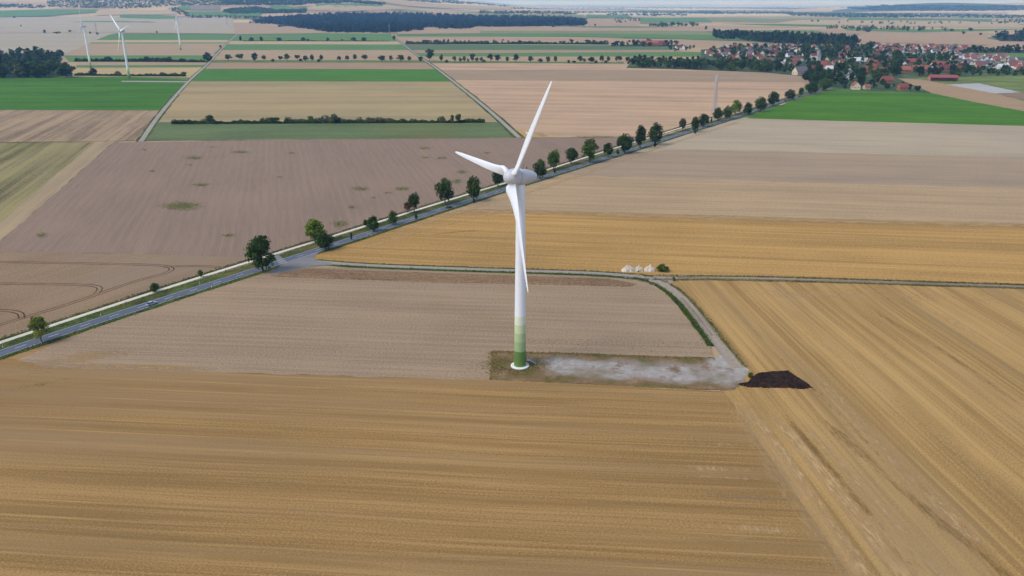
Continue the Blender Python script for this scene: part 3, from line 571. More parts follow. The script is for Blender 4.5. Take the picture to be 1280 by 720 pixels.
# gravel pad round the turbine: gravel thinning out into dry grass
pad_px = [(614, 438.5), (690, 440.5), (800, 444.5), (893, 447.5), (908, 440), (922, 446), (936, 462), (930, 476), (918, 488), (860, 486.5), (760, 481.5), (613, 475)]
o, G = lump_sheet('turbine_pad', pad_px, .045, None, .6, .05, edge=1.0, seed=3); o['kind'] = 'structure'
me = o.data; co = np.empty(len(me.vertices) * 3, np.float32); me.vertices.foreach_get('co', co); co = co.reshape(-1, 3)
axis_px = [(705, 457), (760, 462), (830, 466), (895, 468), (915, 462), (910, 448)]; AX = np.array([at(*p)[:2] for p in axis_px]); dist = np.full(len(co), 1e9)
wid = np.zeros(len(co))
for i in range(len(AX) - 1):
    a, b = AX[i], AX[i + 1]; e_ = b - a; tt = np.clip(((co[:, 0] - a[0]) * e_[0] + (co[:, 1] - a[1]) * e_[1]) / (e_ @ e_), 0, 1)
    d = np.hypot(co[:, 0] - a[0] - tt * e_[0], co[:, 1] - a[1] - tt * e_[1]); dist = np.minimum(dist, d)
mask = np.clip(1.4 - dist / 10.5, 0, 1)
att = me.attributes.new('gravel', 'FLOAT', 'POINT'); att.data.foreach_set('value', mask.astype(np.float32))
t = NT('pad_gravel'); g = t.new('ShaderNodeNewGeometry'); P = g.outputs['Position']; a = t.new('ShaderNodeAttribute'); a.attribute_name = 'gravel'
n1 = t.noise(P, .12, .12, 5, .65); n2 = t.noise(P, .9, 1.2, 4, .7); n3 = t.noise(P, .06, .09, 3)
dry = t.ramp(t.math('ADD', t.math('MULTIPLY', n1, .7), t.math('MULTIPLY', n2, .3)), [(.36, lin((92, 84, 44))), (.46, lin((116, 98, 60))), (.54, lin((124, 98, 70))), (.66, lin((146, 122, 86)))])
n4 = t.noise(P, .35, .4, 3); grav = t.ramp(t.math('ADD', t.math('MULTIPLY', n2, .5), t.math('MULTIPLY', n4, .5)), [(.3, lin((138, 127, 114))), (.7, lin((178, 169, 158)))])
grav = t.mix(t.math('MULTIPLY', t.math('SUBTRACT', n1, .54), 6, clamp=True), grav, lin((120, 98, 76)))
f_ = t.math('MULTIPLY', t.math('ADD', t.math('ADD', a.outputs['Fac'], -.62), t.math('MULTIPLY', t.math('SUBTRACT', n3, .45), 1.3)), 2.1, clamp=True)
t.link(t.mix(f_, dry, grav), t.b.inputs['Base Color']); t.b.inputs['Roughness'].default_value = .95; t.b.inputs['Specular IOR Level'].default_value = .1
me.materials.clear(); me.materials.append(t.m)

# ------------------------------------------------------------------ far strips draped on the terrain (kilometres away)
FS = {'west': MATS['wide_west'], 'tan': MATS['pale_strip_soil'], 'green': MATS['green_strip_crop'], 'olive': field_mat('far_olive', (127, 129, 79), A_FAR, 1.06, .94), 'straw': MATS['straw_strip_soil'], 'wood': M_FLOOR, 'grey': field_mat('far_grey', (131, 116, 97), A_FAR, 1.05, .95)}
for k, (c, top, bot) in enumerate([
    ('wood', [(330, 24.5), (380, 20.5), (430, 18.5), (520, 18.5), (600, 21.5), (700, 22.5), (732, 27)], [(316, 29.8), (345, 30.8), (410, 40), (505, 40), (530, 34.3), (590, 34), (730, 32)]),
    ('tan', [(285, 28.5), (350, 28), (412, 32)], [(295, 43), (400, 41.4), (412, 41)]),
    ('west', [(-60, 22), (100, 21), (290, 22)], [(-60, 41), (150, 41), (294, 42.5)]),
    ('green', [(-40, 15), (50, 12.3), (122, 12.3)], [(-40, 23), (60, 20.6), (126, 15.5)]),
    ('green', [(70, 29.5), (110, 26.3), (190, 26.6)], [(72, 31), (120, 31.5), (200, 30)]),
    ('green', [(150, 19), (190, 19), (222, 21)], [(150, 22.5), (190, 23.8), (222, 23.6)]),
    ('straw', [(120, 14), (160, 12.5), (215, 14)], [(120, 20), (160, 18.6), (220, 19)]),
    ('grey', [(238, 7.2), (256, 7), (275, 7.4)], [(238, 13.3), (256, 13.3), (276, 13)]),
    ('green', [(222, 8.5), (230, 8), (238, 8)], [(222, 13), (230, 13), (238, 13)]),
    ('green', [(232, 15), (270, 14.6), (330, 14.5)], [(232, 20.5), (280, 20), (325, 21)]),
    ('green', [(338, 7.5), (355, 7), (372, 11)], [(338, 14.4), (355, 14.2), (374, 14.2)]),
    ('straw', [(383, 9.5), (410, 6.5), (500, 9)], [(385, 12.5), (430, 14.5), (505, 12)]),
    ('green', [(395, 5), (440, 4.8), (478, 7)], [(395, 9), (440, 9.4), (480, 9)]),
    ('straw', [(476, .5), (505, .6), (560, 6), (640, 9)], [(480, 3), (510, 8), (560, 11), (640, 13)]),
    ('tan', [(497, 36), (550, 34), (600, 33)], [(497, 43), (550, 42.5), (600, 42)]),
    ('green', [(497, 43.2), (600, 42), (700, 42)], [(495, 45.8), (600, 45.8), (700, 46.4)]),
    ('tan', [(600, 33.4), (700, 33.6), (790, 36)], [(600, 38.4), (700, 38.6), (800, 38.6)]),
    ('olive', [(600, 38.6), (760, 38.8), (880, 39)], [(600, 42), (760, 42.3), (900, 44)]),
    ('green', [(700, 42.6), (800, 42.6), (930, 44.6)], [(700, 46.2), (800, 47.6), (950, 52)]),
    ('tan', [(800, 36), (860, 35), (890, 35)], [(800, 39), (860, 39), (900, 40)]),
    ('green', [(733, 18.4), (760, 19), (786, 19)], [(733, 22.4), (760, 22.6), (790, 22.4)]),
    ('tan', [(735, 23), (760, 23), (800, 24)], [(735, 33), (760, 33), (800, 33)]),
    ('green', [(800, 23.2), (850, 22), (890, 22.5)], [(800, 28), (850, 28), (890, 28)]),
    ('tan', [(1075, 42), (1150, 41), (1235, 41)], [(1075, 53), (1150, 55), (1235, 57)]),
    ('straw', [(1000, 25), (1120, 26), (1270, 28)], [(960, 30), (1120, 33), (1280, 35)]),
    ('green', [(1050, 34), (1140, 36.6), (1290, 36)], [(1060, 38), (1140, 40.4), (1230, 39)]),
    ('tan', [(1235, 53), (1270, 53), (1330, 53)], [(1235, 60), (1270, 61), (1330, 62)]),
    ('green', [(1210, 66.5), (1260, 66.8), (1330, 67)], [(1195, 71), (1260, 72.2), (1330, 72.5)]),
    ('olive', [(880, 22), (950, 23), (1050, 24)], [(890, 27), (950, 28.5), (1050, 29)]),
    ('green', [(1060, 22.5), (1150, 23), (1240, 24)], [(1060, 25), (1150, 25.6), (1240, 26.6)]),
    ('green', [(900, 29.5), (980, 30), (1040, 31.5)], [(960, 32), (1000, 33), (1040, 34)]),
    ('olive', [(560, 18), (640, 18.6), (730, 19)], [(560, 20.6), (640, 21), (730, 21.6)]),
    ('green', [(-40, 32.5), (30, 32), (70, 32.4)], [(-40, 35), (30, 34.6), (80, 34.4)]),
    ('straw', [(640, 13), (700, 12.4), (760, 13)], [(640, 15), (700, 14.6), (760, 15)]),
    ('straw', [(900, 14), (960, 13), (1040, 13.6)], [(900, 15.4), (960, 15.2), (1040, 15.6)]),
    ('straw', [(1080, 15.4), (1150, 15.2), (1260, 15.8)], [(1080, 16.8), (1150, 16.8), (1260, 17.4)]),
]): drape({'tan': 'distant_tan_field', 'green': 'distant_green_field', 'olive': 'distant_olive_field', 'straw': 'distant_straw_field', 'grey': 'distant_grey_field', 'wood': 'forest_floor', 'west': 'distant_wide_field'}[c], top, bot, FS[c], dz=.4 + .25 * (k % 5) if bot[0][1] > 24 else 3.5)

# ------------------------------------------------------------------ trees
def leaf_quads(C, N, S, rg):
    """one small quad per leaf clump: centres C, facing N, size S"""
    n = len(C); N = N / (np.linalg.norm(N, axis=1)[:, None] + 1e-9)
    T = np.cross(N, rg.normal(size=(n, 3))); T /= np.linalg.norm(T, axis=1)[:, None] + 1e-9; B = np.cross(N, T)
    S = np.asarray(S)[:, None]; k = .75 + .5 * rg.random((n, 1))
    V = np.stack([C - T * S * k, C - B * S * .62 + N * S * .15, C + T * S * k, C + B * S * .62 + N * S * .15], 1).reshape(-1, 3)
    return V, np.arange(n * 4).reshape(-1, 4)
def crown_arrays(seed, n, lobes, size, shape='round'):
    """foliage in a unit box (x, y in -.5...5, z in 0...1): uneven lobes with gaps between them"""
    rg = np.random.default_rng(seed)
    L = []
    while len(L) < lobes:
        p = rg.uniform(-1, 1, 3)
        r = np.linalg.norm(p)
        if r > 1 or r < .3 or (r < .6 and rg.random() < .5): continue
        x, y, z = p
        if shape == 'cone': w = .95 * (1 - (z + 1) / 2) ** .8 + .12
        elif shape == 'tall': w = .85
        elif shape == 'egg': w = 1.0 - .35 * max(0, z) - .15 * max(0, -z)
        else: w = 1.0
        L.append((x * .40 * w, y * .40 * w, .5 + z * .42))
    L = np.array(L); rad = rg.uniform(.09, .2, lobes); tone = np.clip(rg.normal(.42, .27, lobes), 0, 1)
    k = rg.integers(0, lobes, n); d = rg.normal(size=(n, 3)); d /= np.linalg.norm(d, axis=1)[:, None]
    rr = rad[k] * (.55 + .5 * rg.random(n)) ; C = L[k] + d * rr[:, None]
    C[:, 2] = np.clip(C[:, 2], .0, 1.0)
    N = d + rg.normal(size=(n, 3)) * .7 + np.array([0, 0, .45])
    V, Q = leaf_quads(C, N, size * (.65 + .7 * rg.random(n)), rg)
    tn = np.clip(tone[k] + rg.normal(size=n) * .12, 0, 1)
    return V, Q, np.repeat(tn, 4)
def crown_mesh(name, *a):
    V, Q, tn = crown_arrays(*a); return mesh_np(name, V, Q, M_LEAF, tn)
def trunk_mesh(seed, limbs=6):
    """unit tree: trunk from z 0 to .75 with limbs (x, y scaled with the height)"""
    rg = random.Random(seed); m = MB(); pts = [Vector((0, 0, 0))]
    for k in range(1, 5): pts.append(Vector((rg.uniform(-.012, .012) * k, rg.uniform(-.012, .012) * k, .2 * k)))
    for k in range(4): m.tube(pts[k], pts[k + 1], .026 * (1 - k * .22) * (1.35 if k == 0 else 1), .026 * (1 - (k + 1) * .22), 7)
    for k in range(limbs):
        z = rg.uniform(.24, .62); a = k * 2.4 + rg.uniform(-.4, .4); b = Vector((0, 0, z)); ln = rg.uniform(.16, .27)
        e = b + Vector((math.cos(a) * ln, math.sin(a) * ln, ln * rg.uniform(.6, 1.1))); m.tube(b, e, .011, .004, 5)
        e2 = e + Vector((rg.uniform(-.1, .1), rg.uniform(-.1, .1), .09)); m.tube(e, e2, .005, .002, 4)
    return m.data('trunk', M_BARK)
BIG = [crown_mesh('crown', s, 3000, 46, .038, sh) for s, sh in ((1, 'egg'), (2, 'round'), (3, 'egg'), (4, 'tall'), (5, 'round'), (6, 'egg'))]
SMALLC = [crown_mesh('crown', s, 620, 20, .08, sh) for s, sh in ((11, 'round'), (12, 'egg'), (13, 'round'), (14, 'tall'), (15, 'egg'))]
TINY = [crown_mesh('crown', s, 200, 11, .15, sh) for s, sh in ((21, 'round'), (22, 'egg'), (23, 'round'))]
CONE = crown_mesh('crown', 31, 500, 14, .07, 'cone')
TRUNKS = [trunk_mesh(s) for s in (1, 2, 3)]; TRUNK_FAR = trunk_mesh(9, 3)
TONES = {'forest': (30, 46, 26), 'dark': (62, 82, 36), 'deep': (51, 70, 33), 'mid': (79, 100, 41), 'bright': (104, 126, 42), 'lime': (116, 126, 50), 'olive': (92, 100, 58), 'grey': (76, 94, 62), 'brown': (112, 88, 54)}
def tone_col(t, j=.14):
    c = lin(TONES[t]); f = 1 + rnd.uniform(-j, j); return (c[0] * f * rnd.uniform(.92, 1.08), c[1] * f, c[2] * f * rnd.uniform(.92, 1.08), 1)
def tree(P, h, w, tone, label, group, meshes=SMALLC, bare=.18, name='tree', cat='tree', trunk=None):
    r = empty(name, (P[0], P[1], P[2] if len(P) > 2 else 0), rnd.uniform(0, 6.28)); put(r, label, cat, group)
    tr = link('trunk', trunk or (rnd.choice(TRUNKS) if meshes is BIG else TRUNK_FAR), r); tr.scale = (h * .9, h * .9, h)
    me = meshes if isinstance(meshes, bpy.types.Mesh) else rnd.choice(meshes)
    c = link('crown', me, r); c.location = (0, 0, h * bare); c.scale = (w, w * rnd.uniform(.88, 1.12), h * (1 - bare)); c.color = tone_col(tone)
    return r
def px_tree(x, y, ytop, wpx, tone, label, group, meshes=SMALLC, bare=.18, name='tree', cat='tree', hmin=0):
    P = at(x, y); k = px_per_m(P); h = max(height_for(P, ytop), hmin); return tree(P, h, wpx / k, tone, label, group, meshes, bare, name, cat)
ORD = ['first', 'second', 'third', 'fourth', 'fifth', 'sixth', 'seventh', 'eighth', 'ninth', 'tenth', 'eleventh', 'twelfth', '13th', '14th', '15th', '16th', '17th', '18th', '19th', '20th'] + ['%d%s' % (n, {1: 'st', 2: 'nd', 3: 'rd'}.get(n % 10, 'th')) for n in range(21, 99)]

RG = 'trees along the main road'
for a in [
    (52, 428.5, 396, 28, 'lime', 'yellow-green broad tree on the near verge at the left end of the road', .22),
    (194, 365, 354, 14, 'mid', 'round dark green bush-like tree beyond the pale path, above the nearest car', .06),
    (251, 346.5, 337.5, 8.5, 'mid', 'tiny dark round tree beyond the pale path, between the car and the junction', .1),
    (329, 340, 295.5, 36, 'dark', 'largest dark roadside tree with ragged crown just left of the junction', .10),
    (394, 302.5, 274.5, 29, 'bright', 'light green round tree behind the darker one at the junction', .16),
    (407, 312.5, 287.5, 23, 'dark', 'dark round tree in front of the light green one at the junction', .06),
    (457, 283.2, 274.5, 6.5, 'dark', 'tiny dark round tree on the field side of the path past the junction', .15),
    (467, 289.5, 269.8, 17, 'dark', 'medium dark tree leaning over the road, second clump past the junction', .1),
    (491, 281, 263.5, 16.5, 'mid', 'round mid green tree next to the medium dark tree past the junction', .1),
    (518, 266, 239.8, 18, 'dark', 'dark tree beside the rusty brown one along the road', .22),
    (509.5, 266, 252.5, 11, 'brown', 'rusty brown wilted small tree along the road', .25),
    (556.5, 256, 222.5, 22.5, 'dark', 'tall dark tree with bare stem directly behind the dark car', .16),
    (592, 251.5, 220.8, 23, 'dark', 'broad dark tree in the gap left of the turbine hub', .1),
    (622.5, 233.5, 212.5, 16, 'deep', 'dark tree partly hidden behind the left rotor blade', .16),
    (675, 223.5, 198.8, 19, 'dark', 'dark tree right beside the turbine nacelle tail', .1),
    (692, 212.5, 185.8, 18, 'mid', 'tall egg-shaped green tree, second right of the nacelle', .1),
    (714, 205.5, 183.8, 17, 'dark', 'dark spreading tree, third right of the nacelle', .16),
    (737, 203, 174.3, 27, 'mid', 'widest green tree along the road right of the turbine', .12),
    (760, 196.5, 178.6, 15.5, 'dark', 'small dark round tree right after the widest green one', .14),
    (781, 191.5, 167, 23, 'dark', 'dark double-crowned tree midway along the road right of the turbine', .08),
    (800, 185.5, 156.6, 17, 'deep', 'tall dark narrow tree with a knobbly top along the road', .12),
    (819, 181.5, 153.6, 21, 'dark', 'dark leaning tree, last before the gap near the olive one', .14),
    (853, 164, 148, 10.5, 'olive', 'pale olive young tree standing alone on the path side', .2),
    (868, 165, 146, 13, 'dark', 'dark low tree just past the pale olive one', .06),
    (879, 158.5, 142.3, 17, 'dark', 'dark wide tree paired behind the low one past the olive tree', .08),
    (897, 151.5, 133.5, 14, 'dark', 'dark tree standing below the lattice mast foot', .1),
    (909, 149, 131.8, 13, 'mid', 'mid green tree squeezed between mast foot tree and bright one', .08),
    (919, 143.5, 125.3, 17, 'bright', 'bright green tree beside the mast foot on the road', .12),
    (934, 143.5, 127.8, 15.5, 'dark', 'dark tree at the corner of the bright green field', .1),
    (950, 139.5, 120, 17, 'mid', 'green tree along the bright green field, second from its corner', .08),
    (966, 132.5, 114.5, 17, 'dark', 'dark tree along the bright green field, third from its corner', .08),
    (987, 125, 111.5, 14.5, 'dark', 'dark tree along the bright green field, fourth from its corner', .08),
    (1001, 119.5, 109.5, 8, 'dark', 'small dark tree along the bright green field, fifth from its corner', .08),
    (1014, 117.5, 100.5, 19, 'dark', 'large dark tree where the road enters the village', .06),
    (1030, 113.5, 97, 18, 'mid', 'large green tree at the village entrance, nearest the houses', .06),
]: px_tree(*a[:6], RG, BIG, a[6])
for x, y, yt, w, lb in [(439.5, 300, 290, 4.6, 'dark pointed sapling on the near verge just past the junction'), (520.3, 274.5, 266.5, 5.5, 'dark stubby sapling on the near verge below the rusty tree'),
    (693.5, 217, 210, 4.5, 'dark pointed sapling on the near verge right of the nacelle'), (772, 193.5, 186.5, 6.5, 'low dark sapling on the near verge below the double-crowned tree'),
    (889, 154.5, 146, 3.4, 'slim dark sapling on the near verge below the mast'), (592.5, 254, 248, 6, 'low green sapling at the foot of the broad dark tree'), (868.5, 167.5, 161, 5, 'low dark sapling at the foot of the low tree past the olive one'),
    (818.5, 184, 175, 7, 'low dark sapling at the foot of the leaning tree')]:
    px_tree(x, y, yt, w, 'deep', lb, 'saplings on the near verge', CONE, .12, 'sapling', 'sapling')

# the long row of field trees along the ditch
row = [(286, 75.6, 67.6, 9.5), (300, 75.4, 66, 10), (319, 77, 66, 9.5), (330, 76, 68, 6.5), (351, 76, 69, 6), (359, 76.4, 67, 11), (372, 75, 67.6, 8), (382.5, 77, 69, 7.5), (390, 76.6, 68, 7.5), (402, 76.4, 68.2, 6.5),
       (424, 76.4, 70, 7.5), (434, 76.4, 69.2, 7.5), (444, 75.6, 67.5, 7.5), (456, 76, 67, 8.5), (477, 77.6, 68, 11), (489, 76.5, 69, 5.5), (500.5, 77, 68, 10.5), (512, 76.6, 70, 6.5), (526, 77.4, 70.6, 9.5), (537, 75.6, 61, 14.5),
       (552, 77.4, 67.8, 6.5), (568, 77.6, 70, 6.5), (575, 77.8, 71.6, 5.5), (580, 77.4, 70, 5.5), (585, 77.8, 73, 5), (591, 77, 67, 9), (596, 77.8, 71.5, 6), (601.5, 77.6, 71, 5.5), (613, 77.2, 67, 10), (622, 77, 67.6, 8.5), (634, 77.8, 70.4, 5.5), (645, 78, 67.4, 10.5), (663.5, 78, 69.4, 7.5), (675, 78.4, 72.8, 7.5),
       (685, 79, 70, 7.5), (694, 78.2, 69.6, 7.5), (725, 77.6, 69.6, 7.5), (730.5, 78, 73, 4.5), (739, 79.4, 69.8, 9.5), (752, 78.6, 69, 6.5), (760.5, 78, 70, 5.5), (773, 77.6, 69.6, 10)]
for i, (x, y, yt, w) in enumerate(row):
    tn = rnd.choice(['dark', 'dark', 'grey', 'grey', 'deep', 'mid'])
    if x == 537: tn = 'grey'
    lb = 'largest grey-green tree of the long ditch row, beside the lane crossing' if x == 537 else '%s %s field tree, %s from the left in the long ditch row' % ({'dark': 'dark', 'grey': 'grey-green', 'deep': 'very dark', 'mid': 'mid green'}[tn], 'broad' if w > 8.6 else 'slim' if w < 6.2 else 'round', ORD[i])
    px_tree(x, y, yt, w, tn, lb, 'row of trees along the ditch', SMALLC, .2)
for i, (x, y) in enumerate([(341, 77), (398.5, 77.4), (376, 76.6), (558, 78), (605, 78), (710.5, 78.6), (717.5, 78.8), (745, 79), (757, 78.8)]):
    px_tree(x, y, y - 3.6, 5, 'deep', 'low dark bush, %s from the left at the foot of the long ditch row' % ORD[i], 'bushes along the ditch', SMALLC, .0, 'bush', 'bush')
row2 = [(301, 51.2, 44.4, 5.5), (314.5, 51.2, 46.6, 7), (326.5, 51, 45.6, 7), (349, 51.2, 46.6, 7.5), (379, 51.2, 46.6, 6.5), (385, 51, 48, 4), (410, 51.4, 46.8, 5), (427.5, 51.2, 48.6, 3.6), (442, 51.4, 46.6, 8), (455, 51.4, 46.4, 8), (492.5, 50, 44, 5)]
for i, (x, y, yt, w) in enumerate(row2):
    px_tree(x, y, yt, w, 'deep', 'dark round tree, %s from the left in the sparse row below the forest' % ORD[i], 'sparse tree row below the forest', SMALLC, .06)
px_tree(260, 77.5, 65.4, 12, 'deep', 'dark round tree where the hedge meets the pale farm lane', 'trees by the farm lane', SMALLC, .08)
px_tree(117.6, 94.5, 84.6, 9, 'deep', 'dark round tree standing up out of the nearer left hedge', 'hedge trees on the left', SMALLC, .05)
px_tree(230, 95.5, 89.4, 7, 'dark', 'dark round tree closing the right end of the nearer left hedge', 'hedge trees on the left', SMALLC, .05)

# hedges: one continuous planting each
def hedge(name, pxs, hm, w, dens, seed, label, group, tone='deep', bumps=(), size=.42):
    L = px_line(pxs, 3.0, 0); rg = np.random.default_rng(seed); n, d = normals2(L); c = cum(L); tot = c[-1]
    N = int(tot * dens * 2); s = rg.random(N) * tot; base = np.stack([np.interp(s, c, L[:, 0]), np.interp(s, c, L[:, 1]), np.interp(s, c, L[:, 2])], 1)
    kn = rg.random(int(tot / 3.5) + 3); hv = hm * (.45 + .75 * np.interp(s / 3.5, np.arange(len(kn)), kn) + .2 * np.sin(s / 31 + 2))
    for q, hh, ww in bumps: hv = np.maximum(hv, hh * np.clip(1.2 - ((s - q * tot) / ww) ** 2, 0, 1))
    a = rg.random(N) * math.pi; rr = rg.random(N) ** .55
    off = np.cos(a) * w * rr; z = np.sin(a) * hv * rr
    k = np.clip((s / tot * (len(L) - 1)).astype(int), 0, len(L) - 1)
    C = base.copy(); C[:, :2] += n[k] * off[:, None]; C[:, 2] += z + .1
    NN = np.stack([n[k][:, 0] * np.cos(a), n[k][:, 1] * np.cos(a), np.sin(a)], 1) + rg.normal(size=(N, 3)) * .6
    V, Q = leaf_quads(C, NN, size * (.7 + .7 * rg.random(N)), rg)
    kt = rg.random(int(tot / 6) + 3); tn = np.clip(np.interp(s / 6, np.arange(len(kt)), kt) * .9 + rg.normal(size=N) * .16, 0, 1)
    o0 = L[len(L) // 2]; V = V - o0
    o = link(name, mesh_np(name, V, Q, M_LEAF, np.repeat(tn, 4))); o.location = o0; o.color = lin(TONES[tone]); put(o, label, 'hedge', group); return o
hedge('hedgerow', [(215, 155), (330, 154.4), (420, 154), (520, 153.6), (606, 153.2)], 4.6, 2.6, 26, 3, 'long dark hedgerow between the beige field and the grey-green field', 'field hedges',
      bumps=[(.12, 9, 6), (.3, 6, 9), (.37, 7, 5), (.49, 8.5, 7), (.86, 7, 5)], size=.6)
for x, yt, w, tn, lb in [(263.5, 144, 11, 'mid', 'round tree poking out of the left part of the long hedgerow'), (344, 145, 13, 'mid', 'wide bush tree in the left middle of the long hedgerow'), (388, 144.5, 10, 'mid', 'green tree in the middle of the long hedgerow, left one'), (418, 142.5, 15, 'olive', 'olive crowned tree in the middle of the long hedgerow'),
                         (573, 140.5, 8.5, 'mid', 'taller tree near the right end of the long hedgerow'), (565, 143, 6, 'olive', 'pale thin tree beside the taller one at the hedgerow end')]:
    px_tree(x, 154, yt, w, tn, lb, 'trees in the long hedgerow', SMALLC, .1)
hedge('hedge', [(94, 76.8), (150, 77), (200, 77.4), (258, 77.8)], 7, 4, 16, 5, 'dark far hedge of bushes on the left below the tan strip', 'field hedges', bumps=[(.25, 10, 12), (.55, 12, 9), (.72, 11, 7)], size=1.1)
hedge('hedge', [(94, 94.4), (150, 95), (232, 95.4)], 4.5, 3, 16, 6, 'nearer dark hedge along the top of the green field on the left', 'field hedges', bumps=[(.15, 8, 6), (.4, 8, 7), (.8, 7, 6)], size=.9)
hedge('hedge', [(507, 54.8), (580, 55), (680, 55.2), (760, 55.6)], 7, 5, 10, 8, 'long dark far hedge above the dark green strip beyond the lane', 'field hedges', size=1.3)
hedge('hedge', [(303, 51.6), (345, 51.4), (400, 51.6), (486, 51.8)], 2.6, 2, 8, 9, 'thin low hedge line under the sparse tree row below the forest', 'field hedges', size=.9)

def in_poly(x, y, P):
    ins = False
    for i in range(len(P)):
        (x1, y1), (x2, y2) = P[i], P[(i + 1) % len(P)]
        if (y1 > y) != (y2 > y) and x < (x2 - x1) * (y - y1) / (y2 - y1) + x1: ins = not ins
    return ins
def scatter_px(P, n, mind, seed):
    """spots inside a picture polygon, spaced by mind metres on the ground, back to front"""
    r = random.Random(seed); xs = [p[0] for p in P]; ys = [p[1] for p in P]; out = []; tries = 0
    flat = min(ys) < YH + 3; lo, hi = (1, 2) if flat else (1 / (max(ys) - YH), 1 / (min(ys) - YH))
    while len(out) < n and tries < n * 60:
        tries += 1; y = r.uniform(min(ys), max(ys)) if flat else YH + 1 / r.uniform(lo, hi); x = r.uniform(min(xs), max(xs))
        if not in_poly(x, y, P): continue
        p = at(x, y)
        if any((p[0] - q[0]) ** 2 + (p[1] - q[1]) ** 2 < mind * mind for q in out): continue
        out.append(p)
    return out
def mass(spots, name, label, tone, seed, quads=70, size=.17):
    """many crowns that read as one body of trees: spots are (point, height, width)"""
    rg = np.random.default_rng(seed); base = [crown_arrays(200 + k, quads, 9, size, 'round') for k in range(5)]; VV = []; QQ = []; TT = []; off = 0
    for c, (p, h, w) in enumerate(spots):
        V, Q, T = base[c % 5]; an = rg.uniform(0, 6.28); Rm = np.array([[math.cos(an) * w, -math.sin(an) * w, 0], [math.sin(an) * w, math.cos(an) * w, 0], [0, 0, h]])
        VV.append(V @ Rm.T + np.array([p[0], p[1], p[2] - h * .02])); QQ.append(Q + off); TT.append(np.clip(T + rg.normal() * .2, 0, 1)); off += len(V)
    V = np.concatenate(VV); o0 = V.mean(0)
    o = link(name, mesh_np(name, V - o0, np.concatenate(QQ), M_LEAF, np.concatenate(TT))); o.location = o0; o.color = lin(TONES[tone]); put(o, label, 'woodland', kind='stuff'); return o
def wood(P, n, mind, hr, wr, tones, label, group, seed, meshes=SMALLC, bare=.06, keep=999, rest=None):
    sp = sorted(scatter_px(P, n, mind, seed), key=lambda p: p[1])
    for p in sp[:keep]:
        h = rnd.uniform(*hr); tree(p, h, rnd.uniform(*wr), rnd.choice(tones), label, group, meshes, bare)
    if len(sp) > keep: mass([(p, rnd.uniform(*hr), rnd.uniform(*wr)) for p in sp[keep:]], 'woodland', rest, tones[0], seed)
mass([(at(rnd.uniform(509, 760), rnd.uniform(54.2, 55.4)), rnd.uniform(8, 14), rnd.uniform(9, 15)) for k in range(64)], 'hedge_trees', 'small dark trees along the far hedge beyond the lane', 'dark', 77)
wood([(-40, 97.5), (0, 97), (40, 97), (92, 95.5), (95, 92), (72, 85), (80, 73), (76, 67), (40, 65), (0, 67), (-40, 69)], 110, 11, (14, 20), (14, 20), ['dark', 'deep', 'deep', 'dark', 'mid'], 'dark leafy tree in the small wood behind the left green field', 'small wood on the left', 5, keep=30, rest='back of the small dark wood behind the left green field')
px_tree(25, 97.3, 80, 20, 'olive', 'lighter olive tree at the front edge of the small left wood', 'small wood front trees', SMALLC, .04)
px_tree(83, 96.5, 74.6, 26, 'dark', 'big rounded dark tree at the right front corner of the small left wood', 'small wood front trees', SMALLC, .04)
px_tree(50, 97.3, 79, 22, 'dark', 'rounded tree in the middle of the small left wood front', 'small wood front trees', SMALLC, .04)
px_tree(6, 97.5, 78, 20, 'grey', 'greyish tree at the left end of the small wood front', 'small wood front trees', SMALLC, .04)
wood([(782, 80), (800, 77), (960, 82), (985, 92), (960, 90.5), (860, 86.5), (800, 84.5)], 120, 7, (12, 17), (12, 17), ['dark', 'deep', 'mid', 'dark'], 'dark tree in the dense belt where the tan field meets the village', 'tree belt at the village edge', 6, keep=40, rest='back of the dense tree belt at the village edge')
wood([(758, 57), (800, 54), (850, 55), (848, 58), (800, 58), (760, 58.2)], 22, 10, (12, 17), (13, 18), ['deep', 'dark'], 'dark tree in the copse beside the red farmstead', 'copse at the farmstead', 7, keep=0, rest='dark copse beside the red farmstead')
wood([(892, 45), (960, 48), (1074, 54), (1074, 58), (1040, 57.5), (960, 53.5), (892, 48.5)], 210, 9, (25, 32), (16, 22), ['deep', 'dark', 'dark'], 'tall dark tree in the long belt behind the village', 'tall tree belt behind the village', 8, TINY, keep=0, rest='long belt of tall dark trees behind the village')
wood([(1236, 44), (1260, 42), (1300, 36), (1340, 38), (1330, 53), (1250, 52)], 60, 16, (15, 22), (16, 24), ['deep', 'dark'], 'dark tree in the wood at the right edge beyond the village', 'wood at the right edge', 9, TINY, keep=0, rest='dark wood at the right edge beyond the village')
wood([(1210, 62), (1260, 61), (1330, 62), (1330, 67), (1240, 66.5), (1205, 66)], 40, 12, (10, 15), (12, 17), ['deep', 'dark', 'mid'], 'dark tree in the belt at the far right behind the small green field', 'far right tree belt', 10, TINY, keep=0, rest='dark tree belt at the far right behind the small green field')

